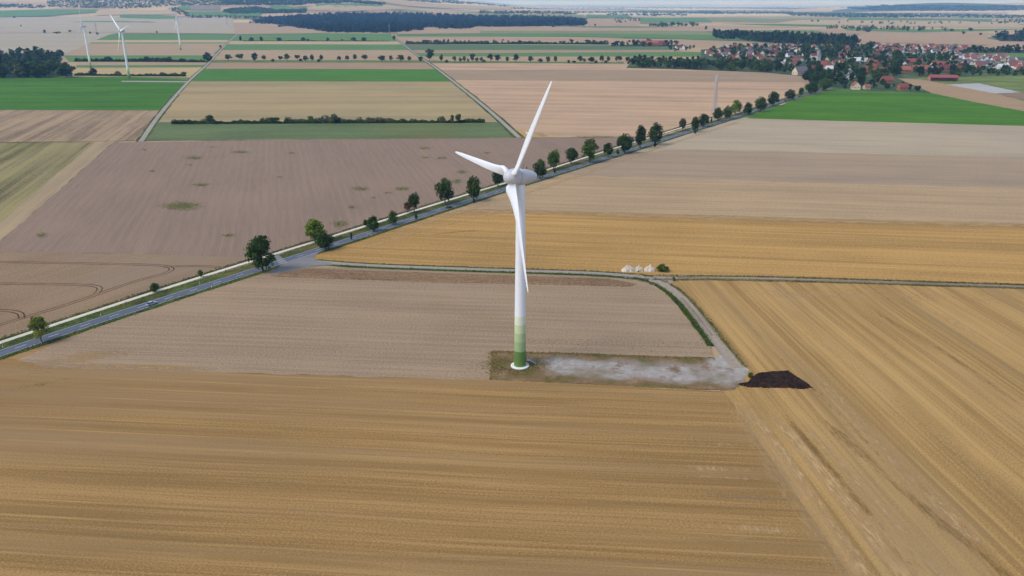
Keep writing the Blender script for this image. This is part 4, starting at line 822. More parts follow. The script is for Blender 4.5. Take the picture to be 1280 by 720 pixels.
# ------------------------------------------------------------------ main turbine and its far companions
M_WHITE = plain('turbine_white', (224, 227, 231), .35, var=.02, sc=.25); M_NAC = plain('nacelle_grey', (188, 188, 192), .4, var=.03, sc=.4)
M_DARK = plain('dark_metal', (50, 52, 54), .5); M_GALV = plain('galvanised_steel', (170, 172, 172), .45, .4); M_CONC = plain('foundation_concrete', (226, 224, 214), .9, var=.06)
GREENS = [plain('tower_green_a', (92, 122, 60), .4, var=.03), plain('tower_green_b', (146, 170, 122), .4, var=.03), plain('tower_green_c', (166, 184, 138), .4, var=.03), plain('tower_green_d', (190, 202, 162), .4, var=.03), plain('tower_green_e', (212, 218, 194), .4, var=.03)]
def blade_data(Rr, pitch):
    """blade along +Z of its own frame, chord in X, thickness in Y"""
    prof = [(.9, 1.9, 1.0, 0), (1.7, 2.0, .95, 0), (2.6, 3.6, .42, .25), (4.0, 3.95, .30, .30), (6.5, 3.3, .25, .22), (10, 2.75, .22, .14), (15, 2.35, .2, .08), (21, 2.0, .18, .05), (27, 1.6, .17, .02), (32, 1.2, .16, 0), (35, .85, .15, -.05), (36.2, .55, .15, -.15), (36.68, .2, .15, -.3)]
    s = Rr / 36.68; loops = []
    for r, ch, th, sh in prof:
        tw = pitch - R(40) * max(0, 1 - r / 15); L = []
        for i in range(16):
            a = 2 * math.pi * i / 16; x = math.cos(a) * ch / 2; y = math.sin(a) * ch * th / 2 * (1 if th > .8 else (1 + .55 * math.cos(a)) * 1.0)
            x = x + sh * ch * .9
            L.append(Vector((x * math.cos(tw) - y * math.sin(tw), x * math.sin(tw) + y * math.cos(tw), r)) * s)
        loops.append(L)
    return MB().loft(loops).data('rotor_blade', M_WHITE, True)
def turbine(name, base, hub_h, yaw, az, Rr, label, r0=2.1, r1=1.4, bands=None, detail=True, pitch=R(6), ov=3.09, tilt=R(4.3), cone=R(2.4)):
    root = empty(name, base); put(root, label, 'wind turbine', 'wind turbines')
    hs = bands or [0, .07 * hub_h, .135 * hub_h, .165 * hub_h, .195 * hub_h, .22 * hub_h]
    hs = hs + [hub_h * .62, hub_h - 2.2]; mats = GREENS + [M_WHITE, M_WHITE]
    rad = lambda z: r0 + (r1 - r0) * (z / hub_h) ** .8
    for k in range(len(hs) - 1):
        zs = np.linspace(hs[k], hs[k + 1], 6); MB().lathe([(rad(z), z) for z in zs], seg=40, cap=False).build('tower_section', mats[k], root, True)
    ax = Vector((math.sin(yaw), -math.cos(yaw), 0)); side = Vector((math.cos(yaw), math.sin(yaw), 0)); axis_ = (ax * math.cos(tilt) + Vector((0, 0, math.sin(tilt)))).normalized(); up = axis_.cross(side)
    if up.z < 0: up = -up
    s = Rr / 36.68
    C0 = Vector((0, 0, hub_h)); q = axis_.to_track_quat('Z', 'Y').to_matrix().to_4x4(); Mn = Matrix.Translation(C0) @ q
    # egg-shaped nacelle behind, rounded spinner in front
    tail = [(.05, -5.95), (.5, -5.85), (.95, -5.5), (1.5, -4.6), (2.02, -3.0), (2.4, -1.2), (2.64, .2), (2.66, .95)]
    MB().lathe([(r * s, z * s) for r, z in tail], Mn, 36).build('nacelle', M_NAC, root, True)
    spin = [(2.62, 1.05), (2.66, 1.8), (2.55, 3.2), (2.3, 4.3), (1.8, 5.2), (1.1, 5.75), (.4, 5.95), (.05, 5.98)]
    MB().lathe([(r * s, z * s) for r, z in spin], Mn, 36).build('spinner', M_NAC, root, True)
    MB().lathe([(r1 * 1.02, hub_h - 2.4), (r1 * 1.25, hub_h - 1.9), (r1 * 1.3, hub_h - 1.2)], None, 32).build('yaw_collar', M_NAC, root, True)
    hubp = C0 + axis_ * ov
    bd = blade_data(Rr, pitch)
    for k in (0, 2, 1):
        a = az + k * 2 * math.pi / 3; rad_ = (up * math.cos(a) + side * math.sin(a)) * math.cos(cone) + axis_ * math.sin(cone); rad_.normalize()
        tang = rad_.cross(axis_).normalized(); ay = rad_.cross(tang)
        Mb = Matrix((tang, ay, rad_)).transposed().to_4x4()
        b = link('rotor_blade', bd, root); b.matrix_local = Matrix.Translation(hubp) @ Mb
        if detail: MB().lathe([(1.12, 1.15), (1.12, 1.75)], Matrix.Translation(hubp) @ Mb, 24).build('blade_collar', M_NAC, root, True)
    return root
TB = at(650, 457.5); TB[2] = .05
# colour-band heights read from the tower picture
hb = [0.0] + [height_for(np.array([TB[0], TB[1] - 2.0, 0]), y) for y in (440.5, 418, 407.5, 397)]
hb = [0.0, hb[1], hb[1] + (hb[2] - hb[1]) * .52, hb[2], hb[3], hb[4]]
T1 = turbine('wind_turbine', tuple(TB), 65.24, R(-59.4), R(33.7), 36.68, 'large white wind turbine with green-banded tower foot standing in the middle', bands=hb)
MB().lathe([(2.05, -.3), (3.15, -.3), (3.15, .28), (3.0, .40), (2.05, .42)], None, 44, cap=False).build('foundation_ring', M_CONC, T1)
DA = R(12); dx, dy = math.cos(DA), math.sin(DA)
MB().box((dx * 2.08, dy * 2.08, 3.1), (.12, .9, 2.1), DA).build('tower_door', plain('door_green', (60, 92, 46), .5), T1)
st = MB().box((dx * 2.75, dy * 2.75, 2.0), (1.3, 1.3, .06), DA)
for k in range(9): st.box((dx * (3.5 + k * .26), dy * (3.5 + k * .26), 1.85 - k * .215), (.26, .9, .05), DA)
st.build('entrance_stairs', M_GALV, T1)
rl = MB()
for sgn in (-1, 1):
    ox, oy = -dy * .5 * sgn, dx * .5 * sgn
    rl.tube((dx * 2.2 + ox, dy * 2.2 + oy, 3.1), (dx * 3.35 + ox, dy * 3.35 + oy, 3.1), .035).tube((dx * 3.35 + ox, dy * 3.35 + oy, 3.1), (dx * 5.6 + ox, dy * 5.6 + oy, 1.1), .035)
    for q, z0 in ((2.3, 2), (3.35, 2), (4.5, .95), (5.6, 0)): rl.tube((dx * q + ox, dy * q + oy, z0), (dx * q + ox, dy * q + oy, z0 + 1.1), .03)
rl.build('stair_railing', M_GALV, T1)
nb = Vector((math.sin(R(-59.4)), -math.cos(R(-59.4)), 0))
MB().tube(Vector((0, 0, 67.6)) - nb * 1.0, Vector((0, 0, 69.0)) - nb * 1.0, .05).box(Vector((0, 0, 69)) - nb * 1.0, (.5, .08, .08)).tube(Vector((0, 0, 67.5)) - nb * 2.2, Vector((0, 0, 68.2)) - nb * 2.2, .16).build('wind_vane', M_DARK, T1)
MB().box(Vector((0, 0, 67.75)) + nb * -.1, (1.1, .7, .25), R(-59.4)).build('roof_hatch', M_DARK, T1)
def fit_rotor(base, hh, hub_px, tips, Rr):
    best = None
    for yd in range(-85, 86, 4):
        for ad in range(0, 120, 4):
            yaw, az = R(yd), R(ad); ax = np.array([math.sin(yaw), -math.cos(yaw), 0]); side = np.array([math.cos(yaw), math.sin(yaw), 0]); up = np.array([0, 0, 1.0])
            hb_ = base + np.array([0, 0, hh]) + ax * 4; T = [proj(hb_ + Rr * (math.cos(az + k * 2.0944) * up + math.sin(az + k * 2.0944) * side)) for k in range(3)]
            c = sum(min((q[0] - t_[0]) ** 2 + (q[1] - t_[1]) ** 2 for q in T) for t_ in tips)
            if best is None or c < best[0]: best = (c, yaw, az)
    return best[1:]
for bx, by, hy, tips, lb in [((113.5), 85.5, 32.5, [(98.5, 14), (100.5, 51)], 'far white wind turbine behind the small left wood, leftmost of the three'),
                             (161.5, 98.5, 38.5, [(136.5, 12), (162, 31), (147.5, 72)], 'far white wind turbine standing in the green field, middle of the three'),
                             (226, 62.7, 22.5, [(211.5, 8), (238, 19), (217.5, 41)], 'farthest white wind turbine in the tan strip, rightmost of the three')]:
    B = at(bx, by); hh = height_for(B, hy); Rr = 35.0
    yaw, az = fit_rotor(B, hh, None, tips, Rr) if len(tips) > 2 else (R(-79), R(6))
    tt_ = turbine('wind_turbine', (B[0], B[1], .05), hh, yaw, az, Rr, lb, detail=False, pitch=R(25), ov=3.0)

# ------------------------------------------------------------------ lattice mast
def lattice(name, P, h, w0, w1, nseg, label, cat, mat, r=.09, arms=None, antennas=False):
    root = empty(name, (P[0], P[1], P[2] if len(P) > 2 else 0), R(25)); put(root, label, cat)
    cor = lambda k, z: Vector(((w0 + (w1 - w0) * z / h) / 2 * (1 if k in (0, 3) else -1), (w0 + (w1 - w0) * z / h) / 2 * (1 if k in (0, 1) else -1), z))
    for k in range(4): MB().tube(cor(k, 0), cor(k, h), r * 1.5, r, 6).build('leg', mat, root)
    zs = np.linspace(0, h, nseg + 1)
    for i in range(nseg):
        m = MB()
        for k in range(4):
            a, b = k, (k + 1) % 4
            m.tube(cor(a, zs[i]), cor(b, zs[i + 1]), r * .7, seg=4).tube(cor(b, zs[i]), cor(a, zs[i + 1]), r * .7, seg=4).tube(cor(a, zs[i + 1]), cor(b, zs[i + 1]), r * .7, seg=4)
        m.build('bracing', mat, root)
    if arms:
        for z, ln in arms: MB().tube((-ln, 0, z), (ln, 0, z), r * 1.4, seg=5).tube((-ln, 0, z), (0, 0, z + 2.2), r, seg=4).tube((ln, 0, z), (0, 0, z + 2.2), r, seg=4).build('cross_arm', mat, root)
    if antennas:
        wm = plain('antenna_white', (214, 216, 218), .5)
        for k in range(6):
            a = k * math.pi / 3; MB().box((math.cos(a) * 1.1, math.sin(a) * 1.1, h - 2.2 - (k % 2) * 3), (.3, .5, 2.2), a).build('antenna_panel', wm, root)
        for z, a in ((h - 7.5, .4), (h - 6.5, 2.6)): MB().lathe([(.15, 0), (.7, .22), (.75, .3)], Matrix.Translation((math.cos(a) * .9, math.sin(a) * .9, z)) @ Vector((math.cos(a), math.sin(a), 0)).to_track_quat('Z', 'Y').to_matrix().to_4x4(), 16).build('dish_antenna', wm, root)
        MB().tube((0, 0, h), (0, 0, h + 3), .05).build('lightning_rod', M_GALV, root)
        MB().box((0, 0, h - 4), (w1 * 1.5, w1 * 1.5, .12)).build('platform', M_GALV, root)
    return root
M_MAST = plain('mast_paint', (178, 166, 164), .6)
MP = at(892.5, 142.5); lattice('lattice_mast', MP, height_for(MP, 93.5), 4.4, 1.3, 13, 'slim grey lattice radio mast standing in the tan field by the road', 'radio mast', M_MAST, r=.19, antennas=True)
for x, y, yt, lb in [(487, 43.5, 30, 'faint lattice power pylon in front of the forest beside the lane'), (284, 31.5, 19, 'faint lattice power pylon at the far left above the farm lane'), (121.5, 45, 28, 'faint lattice power pylon between the two left turbines')]:
    P = at(x, y); lattice('power_pylon', P, height_for(P, yt), 5, 1.2, 6, lb, 'pylon', plain('pylon_steel', (120, 126, 130), .5, .3), r=.16, arms=[(height_for(P, yt) * .72, 8), (height_for(P, yt) * .86, 6)])['group'] = 'power pylons'

# ------------------------------------------------------------------ cars
M_GLASS = plain('car_glass', (26, 30, 36), .1, var=.02); M_TYRE = plain('tyre_rubber', (26, 26, 27), .9); M_RIM = plain('wheel_rim', (150, 152, 156), .35, .8)
M_LAMP = plain('headlamp_glass', (226, 228, 230), .15); M_RED = plain('tail_lamp', (140, 22, 20), .25)
def car(P, ang, rgb, label, L=4.4, W=1.8, Hh=1.48, z=.11):
    root = empty('car', (P[0], P[1], z), ang); put(root, label, 'car', 'cars on the main road')
    paint = plain('car_paint_%d_%d_%d' % rgb, rgb, .28, .15, var=.02)
    side = [(-.5, .22), (-.5, .5), (-.485, .62), (-.35, .66), (.12, .66), (.26, .63), (.45, .56), (.5, .44), (.5, .22)]
    def prof(w, pts): return [Vector((x * L, w, zz * Hh)) for x, zz in pts]
    b = MB(); b.loft([prof(-W / 2 * .94, side), prof(-W / 2, side), prof(W / 2, side), prof(W / 2 * .94, side)])
    body = b.build('body', paint, root)
    cab = [(-.47, .60), (-.37, .97), (-.1, 1.0), (.06, .985), (.25, .62)]
    wn_ = MB(); wn_.loft([[Vector((x * L, sy * W / 2 * (.92 if zz < .7 else .76), zz * Hh)) for x, zz in cab] for sy in (-1, 1)]); wn_.build('window_band', M_GLASS, root)
    rf = [(-.375, .965), (-.1, 1.01), (.06, .995), (.065, .97), (-.1, .985), (-.36, .945)]
    MB().loft([[Vector((x * L, sy * W / 2 * .775, zz * Hh)) for x, zz in rf] for sy in (-1, 1)]).build('roof', paint, root)
    for sx, sy in ((-.31, -1), (-.31, 1), (.32, -1), (.32, 1)):
        wh = MB().tube((sx * L, sy * (W / 2 - .21), .32), (sx * L, sy * (W / 2 + .012), .32), .32, seg=18).build('wheel', M_TYRE, root)
        MB().tube((sx * L, sy * (W / 2 + .01), .32), (sx * L, sy * (W / 2 + .022), .32), .19, seg=14).build('rim', M_RIM, wh)
    for sy in (-1, 1):
        MB().box((L * .492, sy * W * .36, Hh * .47), (.08, .38, .14)).build('headlight', M_LAMP, root)
        MB().box((-L * .498, sy * W * .38, Hh * .52), (.05, .3, .16)).build('tail_light', M_RED, root)
        MB().box((L * .14, sy * (W / 2 + .09), Hh * .66), (.12, .16, .12)).build('mirror', paint, root)
    return root
def on_road(x, off):
    """road point whose picture column is x, off metres left of travel, with heading"""
    n, d = normals2(ROADC); i = int(np.argmin([abs(proj(p)[0] - x) for p in ROADC])); p = ROADC[i, :2] + n[i] * off; return p, math.atan2(d[i][1], d[i][0])
p, a = on_road(192.5, -1.5); car(p, a, (168, 175, 188), 'silver-grey car with dark windows driving on the road at the left')
p, a = on_road(557.5, -1.4); car(p, a, (44, 46, 52), 'dark grey car on the road below the tall bare-stemmed tree')
for x, lb in ((979.5, 'small dark car on the road by the green field, farthest from the village'), (989, 'small dark car on the road by the green field, middle of three'), (996.5, 'small dark car on the road by the green field, closest to the village')):
    p, a = on_road(x, -1.5); car(p, a, (36, 38, 42), lb)
vp = at(661, 168.6)
vr = empty('camper_van', (vp[0], vp[1], .03), R(5)); put(vr, 'small white van parked at the lane corner behind the upper rotor blade', 'van')
MB().loft([[Vector((x, y, z)) for x, z in ((-2.7, .4), (-2.7, 2.5), (1.5, 2.5), (2.2, 1.5), (2.7, 1.35), (2.7, .4))] for y in (-1, 1)]).build('body', plain('van_white', (226, 226, 224), .4, var=.03), vr)
MB().box((1.75, 0, 1.95), (.25, 1.9, .7)).build('windscreen', M_GLASS, vr)
for sx, sy in ((-1.6, -1), (-1.6, 1), (1.7, -1), (1.7, 1)): MB().tube((sx, sy * .85, .35), (sx, sy * 1.02, .35), .35, seg=14).build('wheel', M_TYRE, vr)

# ------------------------------------------------------------------ road posts
M_POST = plain('post_white', (232, 232, 230), .5, var=.02); M_BAND = plain('post_band', (20, 20, 22), .6)
for k, (x, off) in enumerate(((14, 4.4), (39, -4.0), (143, 4.4), (262, 4.4), (262, -4.0), (504, 4.4), (612, 4.4), (700, -4.0))):
    p, a = on_road(x, off); r = empty('roadside_post', (p[0], p[1], .07), a)
    put(r, ['white roadside post on the far verge at the left end of the road', 'white roadside post on the near verge beside the yellow-green tree', 'white roadside post on the far verge left of the first car', 'white roadside post on the far verge between car and junction', 'white roadside post on the near verge between car and junction',
            'white roadside post on the far verge by the rusty tree', 'white roadside post on the far verge left of the turbine', 'white roadside post on the near verge right of the turbine'][k], 'post', 'roadside posts')
    MB().loft([[Vector((.06, -.07, z)), Vector((-.06, -.07, z)), Vector((-.04, .07, z)), Vector((.04, .07, z))] for z in (0, 1.15)]).build('post', M_POST, r); MB().box((0, 0, .92), (.135, .155, .18)).build('reflector_band', M_BAND, r)

# ------------------------------------------------------------------ heaps
M_DUNG = field_mat('dung', (44, 31, 24), 0, 1.6, .55, band=(.2, .25, .5), line=(.5, .6, .6), grain=(1.2, 1.4, .9), bump=.6)
o, _ = lump_sheet('dung_heap', [(922.7, 479.5), (935, 477.5), (938, 473), (948, 466), (985, 463), (997, 471.5), (1011, 480), (1015.4, 485), (1003.7, 486.6), (975, 485), (960.6, 485.7), (948, 484.2), (936.5, 484.4), (924.4, 481.8)], .03, M_DUNG, .4, .8, edge=1.2, seed=11)
put(o, 'dark brown dung heap with lumpy surface at the end of the gravel pad', 'heap', kind='thing')
M_LIME = field_mat('lime_earth', (186, 174, 156), 0, 1.2, .72, band=(.2, .25, .6), line=(.5, .6, .6), grain=(1.2, 1.4, .8))
for x, w, d, hh, lb in ((785, 6.4, 4.2, 2.1, 'widest whitish earth heap at the lane corner, first of three'), (798.5, 4.0, 3.6, 1.9, 'narrow whitish earth heap at the lane corner, second of three'), (812, 5.4, 4.0, 2.2, 'whitish earth heap at the lane corner next to the green bush')):
    C = at(x, 338.3); n = 22; V = []; Q = []; rg = np.random.default_rng(int(x))
    ph = rg.random(4) * 6.28
    for j in range(n + 1):
        for i in range(n + 1):
            u, v = i / n * 2 - 1, j / n * 2 - 1; r = math.hypot(u, v); a = math.atan2(v, u)
            rr = r / (1 + .12 * math.sin(3 * a + ph[0]) + .08 * math.sin(5 * a + ph[1]))
            z = hh * max(0, 1 - rr) ** .55 * (1 + .38 * math.sin(u * 5 + ph[2]) * math.sin(v * 6 + ph[3])) + .34 * rg.random() * (rr < .95) - (.05 if rr >= 1 else 0)
            V.append((u * w / 2, v * d / 2, z))
    for j in range(n):
        for i in range(n): k = j * (n + 1) + i; Q.append((k, k + 1, k + n + 2, k + n + 1))
    o = link('earth_heap', mesh_np('earth_heap', V, Q, M_LIME, smooth=False)); o.location = (C[0], C[1], .03); put(o, lb, 'heap', 'whitish heaps at the lane corner')
px_tree(828, 338.8, 330.5, 18, 'mid', 'dense green bush beside the whitish heaps at the lane corner', 'bushes at the lane corner', BIG, 0, 'bush', 'bush')
px_tree(938, 472, 465, 8, 'mid', 'small green weed bush at the left edge of the dung heap', 'bushes at the lane corner', BIG, 0, 'bush', 'bush')
px_tree(842, 351, 346, 7, 'olive', 'small olive bush at the fork of gravel track and dirt lane', 'bushes at the lane corner', SMALLC, 0, 'bush', 'bush')

# raised hunting hide by the far farm lane
hp = at(276, 62); hh_ = height_for(hp, 56.4)
hr = empty('hunting_hide', (hp[0], hp[1], 0), .3); put(hr, 'dark brown raised hunting hide beside the far farm lane', 'hide')
mw = plain('dark_wood', (66, 46, 40), .9); MB().box((0, 0, hh_ * .7), (5, 4, hh_ * .45)).build('cabin', mw, hr); MB().box((0, 0, hh_ * .96), (5.8, 4.8, .4)).build('roof', plain('felt_roof', (48, 44, 44), .9), hr)
for sx in (-1, 1):
    for sy in (-1, 1): MB().tube((sx * 2.8, sy * 2.2, 0), (sx * 2.1, sy * 1.6, hh_ * .5), .25).build('leg', mw, hr)

# ------------------------------------------------------------------ village
def gable_meshes(L, W, e, rise, ov=.5):
    w = MB(); bm = w.bm
    x, y = L / 2, W / 2
    vb = [bm.verts.new(p) for p in ((-x, -y, -.2), (x, -y, -.2), (x, y, -.2), (-x, y, -.2), (-x, -y, e), (x, -y, e), (x, y, e), (-x, y, e), (-x, 0, e + rise), (x, 0, e + rise))]
    for f in ((0, 1, 5, 4), (2, 3, 7, 6), (1, 2, 6, 9, 5), (3, 0, 4, 8, 7)): bm.faces.new([vb[i] for i in f])
    wall = w.data('wall', M_WALL)
    r = MB(); X = x + ov; Y = y + ov; ze = e - ov * rise / y; th = .25; ridge = e + rise + .12
    r.loft([[Vector((sx * X, -Y, ze)), Vector((sx * X, -Y, ze + th)), Vector((sx * X, 0, ridge + th)), Vector((sx * X, Y, ze + th)), Vector((sx * X, Y, ze)), Vector((sx * X, 0, ridge))] for sx in (-1, 1)])
    return wall, r.data('roof', M_ROOF), e, rise, L, W
HT = [gable_meshes(12, 9.5, 4.2, 4.6), gable_meshes(14, 10, 5.2, 5.0), gable_meshes(10.5, 9, 3.6, 4.8), gable_meshes(17, 11, 4.4, 5.6), gable_meshes(30, 13, 5, 6.2), gable_meshes(40, 14, 5.2, 6.0)]
CHIM = MB().box((0, 0, 0), (.7, .7, 1.8)).data('chimney', plain('chimney_brick', (120, 74, 60), .9))
M_WIN = plain('window_glass', (44, 50, 58), .15); WINM = MB().box((0, 0, 0), (1.1, .12, 1.3)).data('window', M_WIN)
ROOFC = {'red': (134, 78, 67), 'orange': (150, 93, 76), 'dark red': (108, 65, 60), 'grey': (104, 100, 104), 'brown': (116, 86, 76), 'white': (214, 214, 212)}
WALLC = {'white': (226, 224, 218), 'cream': (208, 192, 166), 'brick': (160, 108, 86), 'grey': (168, 164, 158)}
def house(P, ty, ang, roof, wallc, label, group, name='house', cat='house', windows=False, s=1.0):
    w, r, e, rise, L, W = HT[ty]
    o = empty(name, (P[0], P[1], P[2] if len(P) > 2 else 0), ang); o.scale = (s, s, s); put(o, label, cat, group)
    a = link('wall', w, o); a.color = lin(WALLC[wallc])
    b = link('roof', r, o); c = lin(ROOFC[roof]); f = rnd.uniform(.85, 1.12); b.color = (c[0] * f, c[1] * f, c[2] * f, 1)
    if ty < 4 and rnd.random() < .8: ch = link('chimney', CHIM, b); ch.location = (L * rnd.choice((-.25, .2)), .8, e + rise + .2)
    if windows:
        for sx in np.linspace(-L / 2 + 1.8, L / 2 - 1.8, max(2, int(L / 3.4))):
            for sy in (-1, 1): q = link('window', WINM, a); q.location = (sx, sy * (W / 2 + .03), e * .5)
        for sx in (-1, 1):
            for yy in (-W * .22, W * .22): q = link('window', WINM, a); q.location = (sx * (L / 2 + .03), yy, e * .55); q.rotation_euler = (0, 0, math.pi / 2)
    return o
VG = 'houses of the village'
def VH(x, y, ty, deg, roof, wc, label, windows=True, s=1.0, **k): return house(at(x, y), ty, R(deg), roof, wc, label, VG, windows=windows, s=s, **k)
VH(1069, 111.5, 1, 80, 'orange', 'cream', 'cream gabled house at the top edge of the bright green field', s=1.05)
VH(1083, 111.3, 2, 10, 'orange', 'cream', 'low tan house right of the cream gabled one by the green field', s=.8)
VH(1128, 112.5, 0, 5, 'red', 'brick', 'red-roofed house at the right end of the green field edge', s=1.05)
VH(1108, 103.5, 3, 5, 'red', 'brick', 'long red-roofed farmhouse just behind the green field houses')
VH(1000, 93.5, 3, 20, 'grey', 'cream', 'broad grey-roofed house at the tan field corner', s=1.35)
VH(976, 85, 1, 60, 'white', 'white', 'big white gabled house above the tan field corner', s=1.1)
VH(1036, 89.5, 1, 15, 'white', 'white', 'white-roofed house left of the village centre', s=1.0)
VH(1034, 86, 3, 10, 'red', 'brick', 'red-roofed house behind the white-roofed one left of the centre')
VH(1070, 79.5, 3, 8, 'white', 'white', 'pale long-roofed hall in the middle of the village', s=1.2)
VH(1093, 92.5, 5, -4, 'red', 'brick', 'long red barn roof in the middle of the village, left one', name='barn', cat='barn')
VH(1122, 90.5, 5, -4, 'orange', 'brick', 'long orange-red barn roof in the middle of the village, middle one', name='barn', cat='barn')
VH(1150, 89.5, 4, -6, 'orange', 'brick', 'long orange-red barn roof in the village, right one', name='barn', cat='barn')
VH(1093, 88, 4, 80, 'red', 'brick', 'red barn standing crosswise behind the long red barn', name='barn', cat='barn')
VH(1142, 80.5, 4, -8, 'red', 'brick', 'red-roofed barn above the orange barns', name='barn', cat='barn')
VH(1174, 84, 4, -10, 'red', 'brick', 'red-roofed barn left of the dark red one above the open shed', name='barn', cat='barn')
VH(1186, 89, 5, -12, 'dark red', 'brick', 'long dark red barn roof above the open-sided shed', name='barn', cat='barn')
VH(1165, 85, 2, 30, 'white', 'white', 'small bright white house among the red barns', s=1.0)
VH(1130, 83, 2, 60, 'white', 'white', 'small white gabled house right of the long red barns')
VH(1250, 86, 0, 10, 'white', 'white', 'white house at the right edge of the village front row')
VH(1240, 88, 1, 70, 'grey', 'white', 'white gabled grey-roofed house near the right meadow')
VH(1275, 90, 1, 80, 'dark red', 'brick', 'dark red-roofed house at the far right of the meadow')
# open-sided shed
sp_ = at(1178, 100.6); sh = empty('open_shed', tuple(sp_), R(-12)); put(sh, 'red-roofed open-sided farm shed with brick gable beside the pale plot', 'shed')
mwb = plain('shed_brick', (178, 120, 96), .9); mrf = plain('shed_roof', (142, 74, 66), .8)
MB().box((0, 8.5, 2.6), (40, .5, 5.4)).build('back_wall', mwb, sh)
for sx in (-1, 1): MB().loft([[Vector((sx * 20 + q, -8.5, -.1)), Vector((sx * 20 + q, 8.5, -.1)), Vector((sx * 20 + q, 8.5, 5.3)), Vector((sx * 20 + q, 0, 8.6)), Vector((sx * 20 + q, -8.5, 5.3))] for q in (-.25, .25)]).build('gable_wall', mwb, sh)
for k in range(6): MB().box((-16 + k * 6.4, -8.2, 2.6), (.5, .5, 5.4)).build('post', plain('shed_post', (120, 100, 86), .9), sh)
for sy in (-1, 1): MB().loft([[Vector((sx * 21, sy * 9.6, 4.95)), Vector((sx * 21, sy * 9.6, 5.25)), Vector((sx * 21, 0, 9.05)), Vector((sx * 21, 0, 8.75))] for sx in (-1, 1)]).build('roof_slope', mrf, sh)
# church
cp = at(1022, 83); ch = empty('church', tuple(cp), .2); put(ch, 'small church with grey pointed spire rising above the village trees', 'church')
hc = height_for(cp, 61); mst = plain('church_stone', (176, 168, 156), .9)
MB().box((0, 0, hc * .27), (6, 6, hc * .56)).build('tower', mst, ch); sl = plain('slate', (132, 134, 144), .7)
MB().loft([[Vector((sx * 3.3, sy * 3.3, hc * .55)) for sx, sy in ((1, 1), (-1, 1), (-1, -1), (1, -1))], [Vector((sx * .05, sy * .05, hc)) for sx, sy in ((1, 1), (-1, 1), (-1, -1), (1, -1))]]).build('spire', sl, ch)
MB().loft([[Vector((x, -5, -.1)), Vector((x, 5, -.1)), Vector((x, 5, 6)), Vector((x, 0, 11)), Vector((x, -5, 6))] for x in (3.1, 20)]).build('nave', mst, ch)
MB().loft([[Vector((x, -5.6, 5.6)), Vector((x, 0, 11.4)), Vector((x, 5.6, 5.6)), Vector((x, 5.6, 5.9)), Vector((x, 0, 11.8)), Vector((x, -5.6, 5.9))] for x in (3.2, 20.4)]).build('nave_roof', plain('church_tiles', (130, 68, 58), .85), ch)
# farmstead beyond the fields
for x, y, ty, d, rf, lb in ((812, 57, 5, 4, 'orange', 'long orange-red roof of the lone farmstead beyond the fields, left wing'), (824, 56.6, 4, 85, 'orange', 'crosswise orange-red roof of the lone farmstead, right wing'), (829, 56.2, 3, 0, 'orange', 'small orange-red roof at the right end of the lone farmstead')):
    house(at(x, y), ty, R(d), rf, 'brick', lb, 'farmstead beyond the fields', 'barn', 'barn', s=1.25)
for x, y, ty, d, rf, lb in ((848, 62, 1, 15, 'brown', 'brown-roofed house in the small tree group left of the village'), (854, 61.6, 2, 70, 'white', 'white house in the small tree group left of the village'), (907, 60.6, 2, 50, 'white', 'white slanting roof in the trees at the upper left of the village')):
    house(at(x, y), ty, R(d), rf, 'white', lb, VG, s=1.1)
# the mass of village houses, in three quarters that look different
taken = [o.location.copy() for o in bpy.data.objects if o.parent is None and o.get('category') in ('house', 'barn', 'shed', 'church')]
def quarter(P, n, mind, seed, roofs, walls, degs, label, group, types=(0, 1, 2, 0, 2, 3), s=(.85, 1.1)):
    c = 0
    for p in scatter_px(P, n, mind, seed):
        if any((p[0] - q.x) ** 2 + (p[1] - q.y) ** 2 < (mind * 1.1) ** 2 for q in taken): continue
        rf = rnd.choice(roofs); wc = rnd.choice(walls)
        house(p, rnd.choice(types), R(rnd.choice(degs) + rnd.uniform(-8, 8)), rf, wc, label % rf, group, s=rnd.uniform(*s)); taken.append(Vector(p)); c += 1
quarter([(876, 63), (940, 58), (1000, 57), (1000, 90), (960, 82), (900, 76)], 90, 17, 21, ['red', 'dark red', 'brown', 'grey', 'brown'], ['white', 'brick', 'cream', 'white'], [0, 90, 15, 70], 'small %s-roofed house among the trees in the left part of the village', 'houses in the left part of the village')
quarter([(1000, 58), (1120, 62), (1120, 92), (1060, 100), (1010, 96)], 56, 20, 22, ['red', 'dark red', 'brown', 'grey', 'orange'], ['white', 'brick', 'cream'], [0, 90, 10, 80], 'small %s-roofed house between tall trees in the middle of the village', 'houses in the middle of the village')
quarter([(1085, 57.5), (1190, 58.5), (1215, 63), (1190, 68), (1110, 67)], 84, 16, 23, ['red', 'orange', 'brown', 'grey', 'brown'], ['white', 'white', 'cream'], [0, 90, 20], 'small %s-roofed pale house in the dense rows along the far edge of the village', 'houses along the far edge of the village')
quarter([(1195, 68.5), (1262, 72), (1268, 76), (1300, 80), (1300, 89), (1215, 87), (1190, 78)], 64, 17, 24, ['red', 'grey', 'brown', 'orange', 'grey'], ['white', 'white', 'white', 'cream'], [0, 90, 12], 'small %s-roofed white house in the new quarter at the right of the village', 'houses in the new quarter at the right')
VT = []
def vtrees(P, n, mind, seed, label, group, tones, hr=(9, 16), wr=(9, 15), gap=9, keep=999, rest=None):
    sp = sorted((p for p in scatter_px(P, n, mind, seed) if not any((p[0] - q.x) ** 2 + (p[1] - q.y) ** 2 < gap * gap for q in taken)), key=lambda p: p[1]); ms = []
    for k, p in enumerate(sp):
        h = rnd.uniform(*hr); w = min(h * 1.05, rnd.uniform(*wr))
        if k < keep: tree(p, h, w, rnd.choice(tones), label, group, SMALLC, .05)
        else: ms.append((p, h, w))
    if ms: mass(ms, 'village_greenery', rest, 'dark', seed)
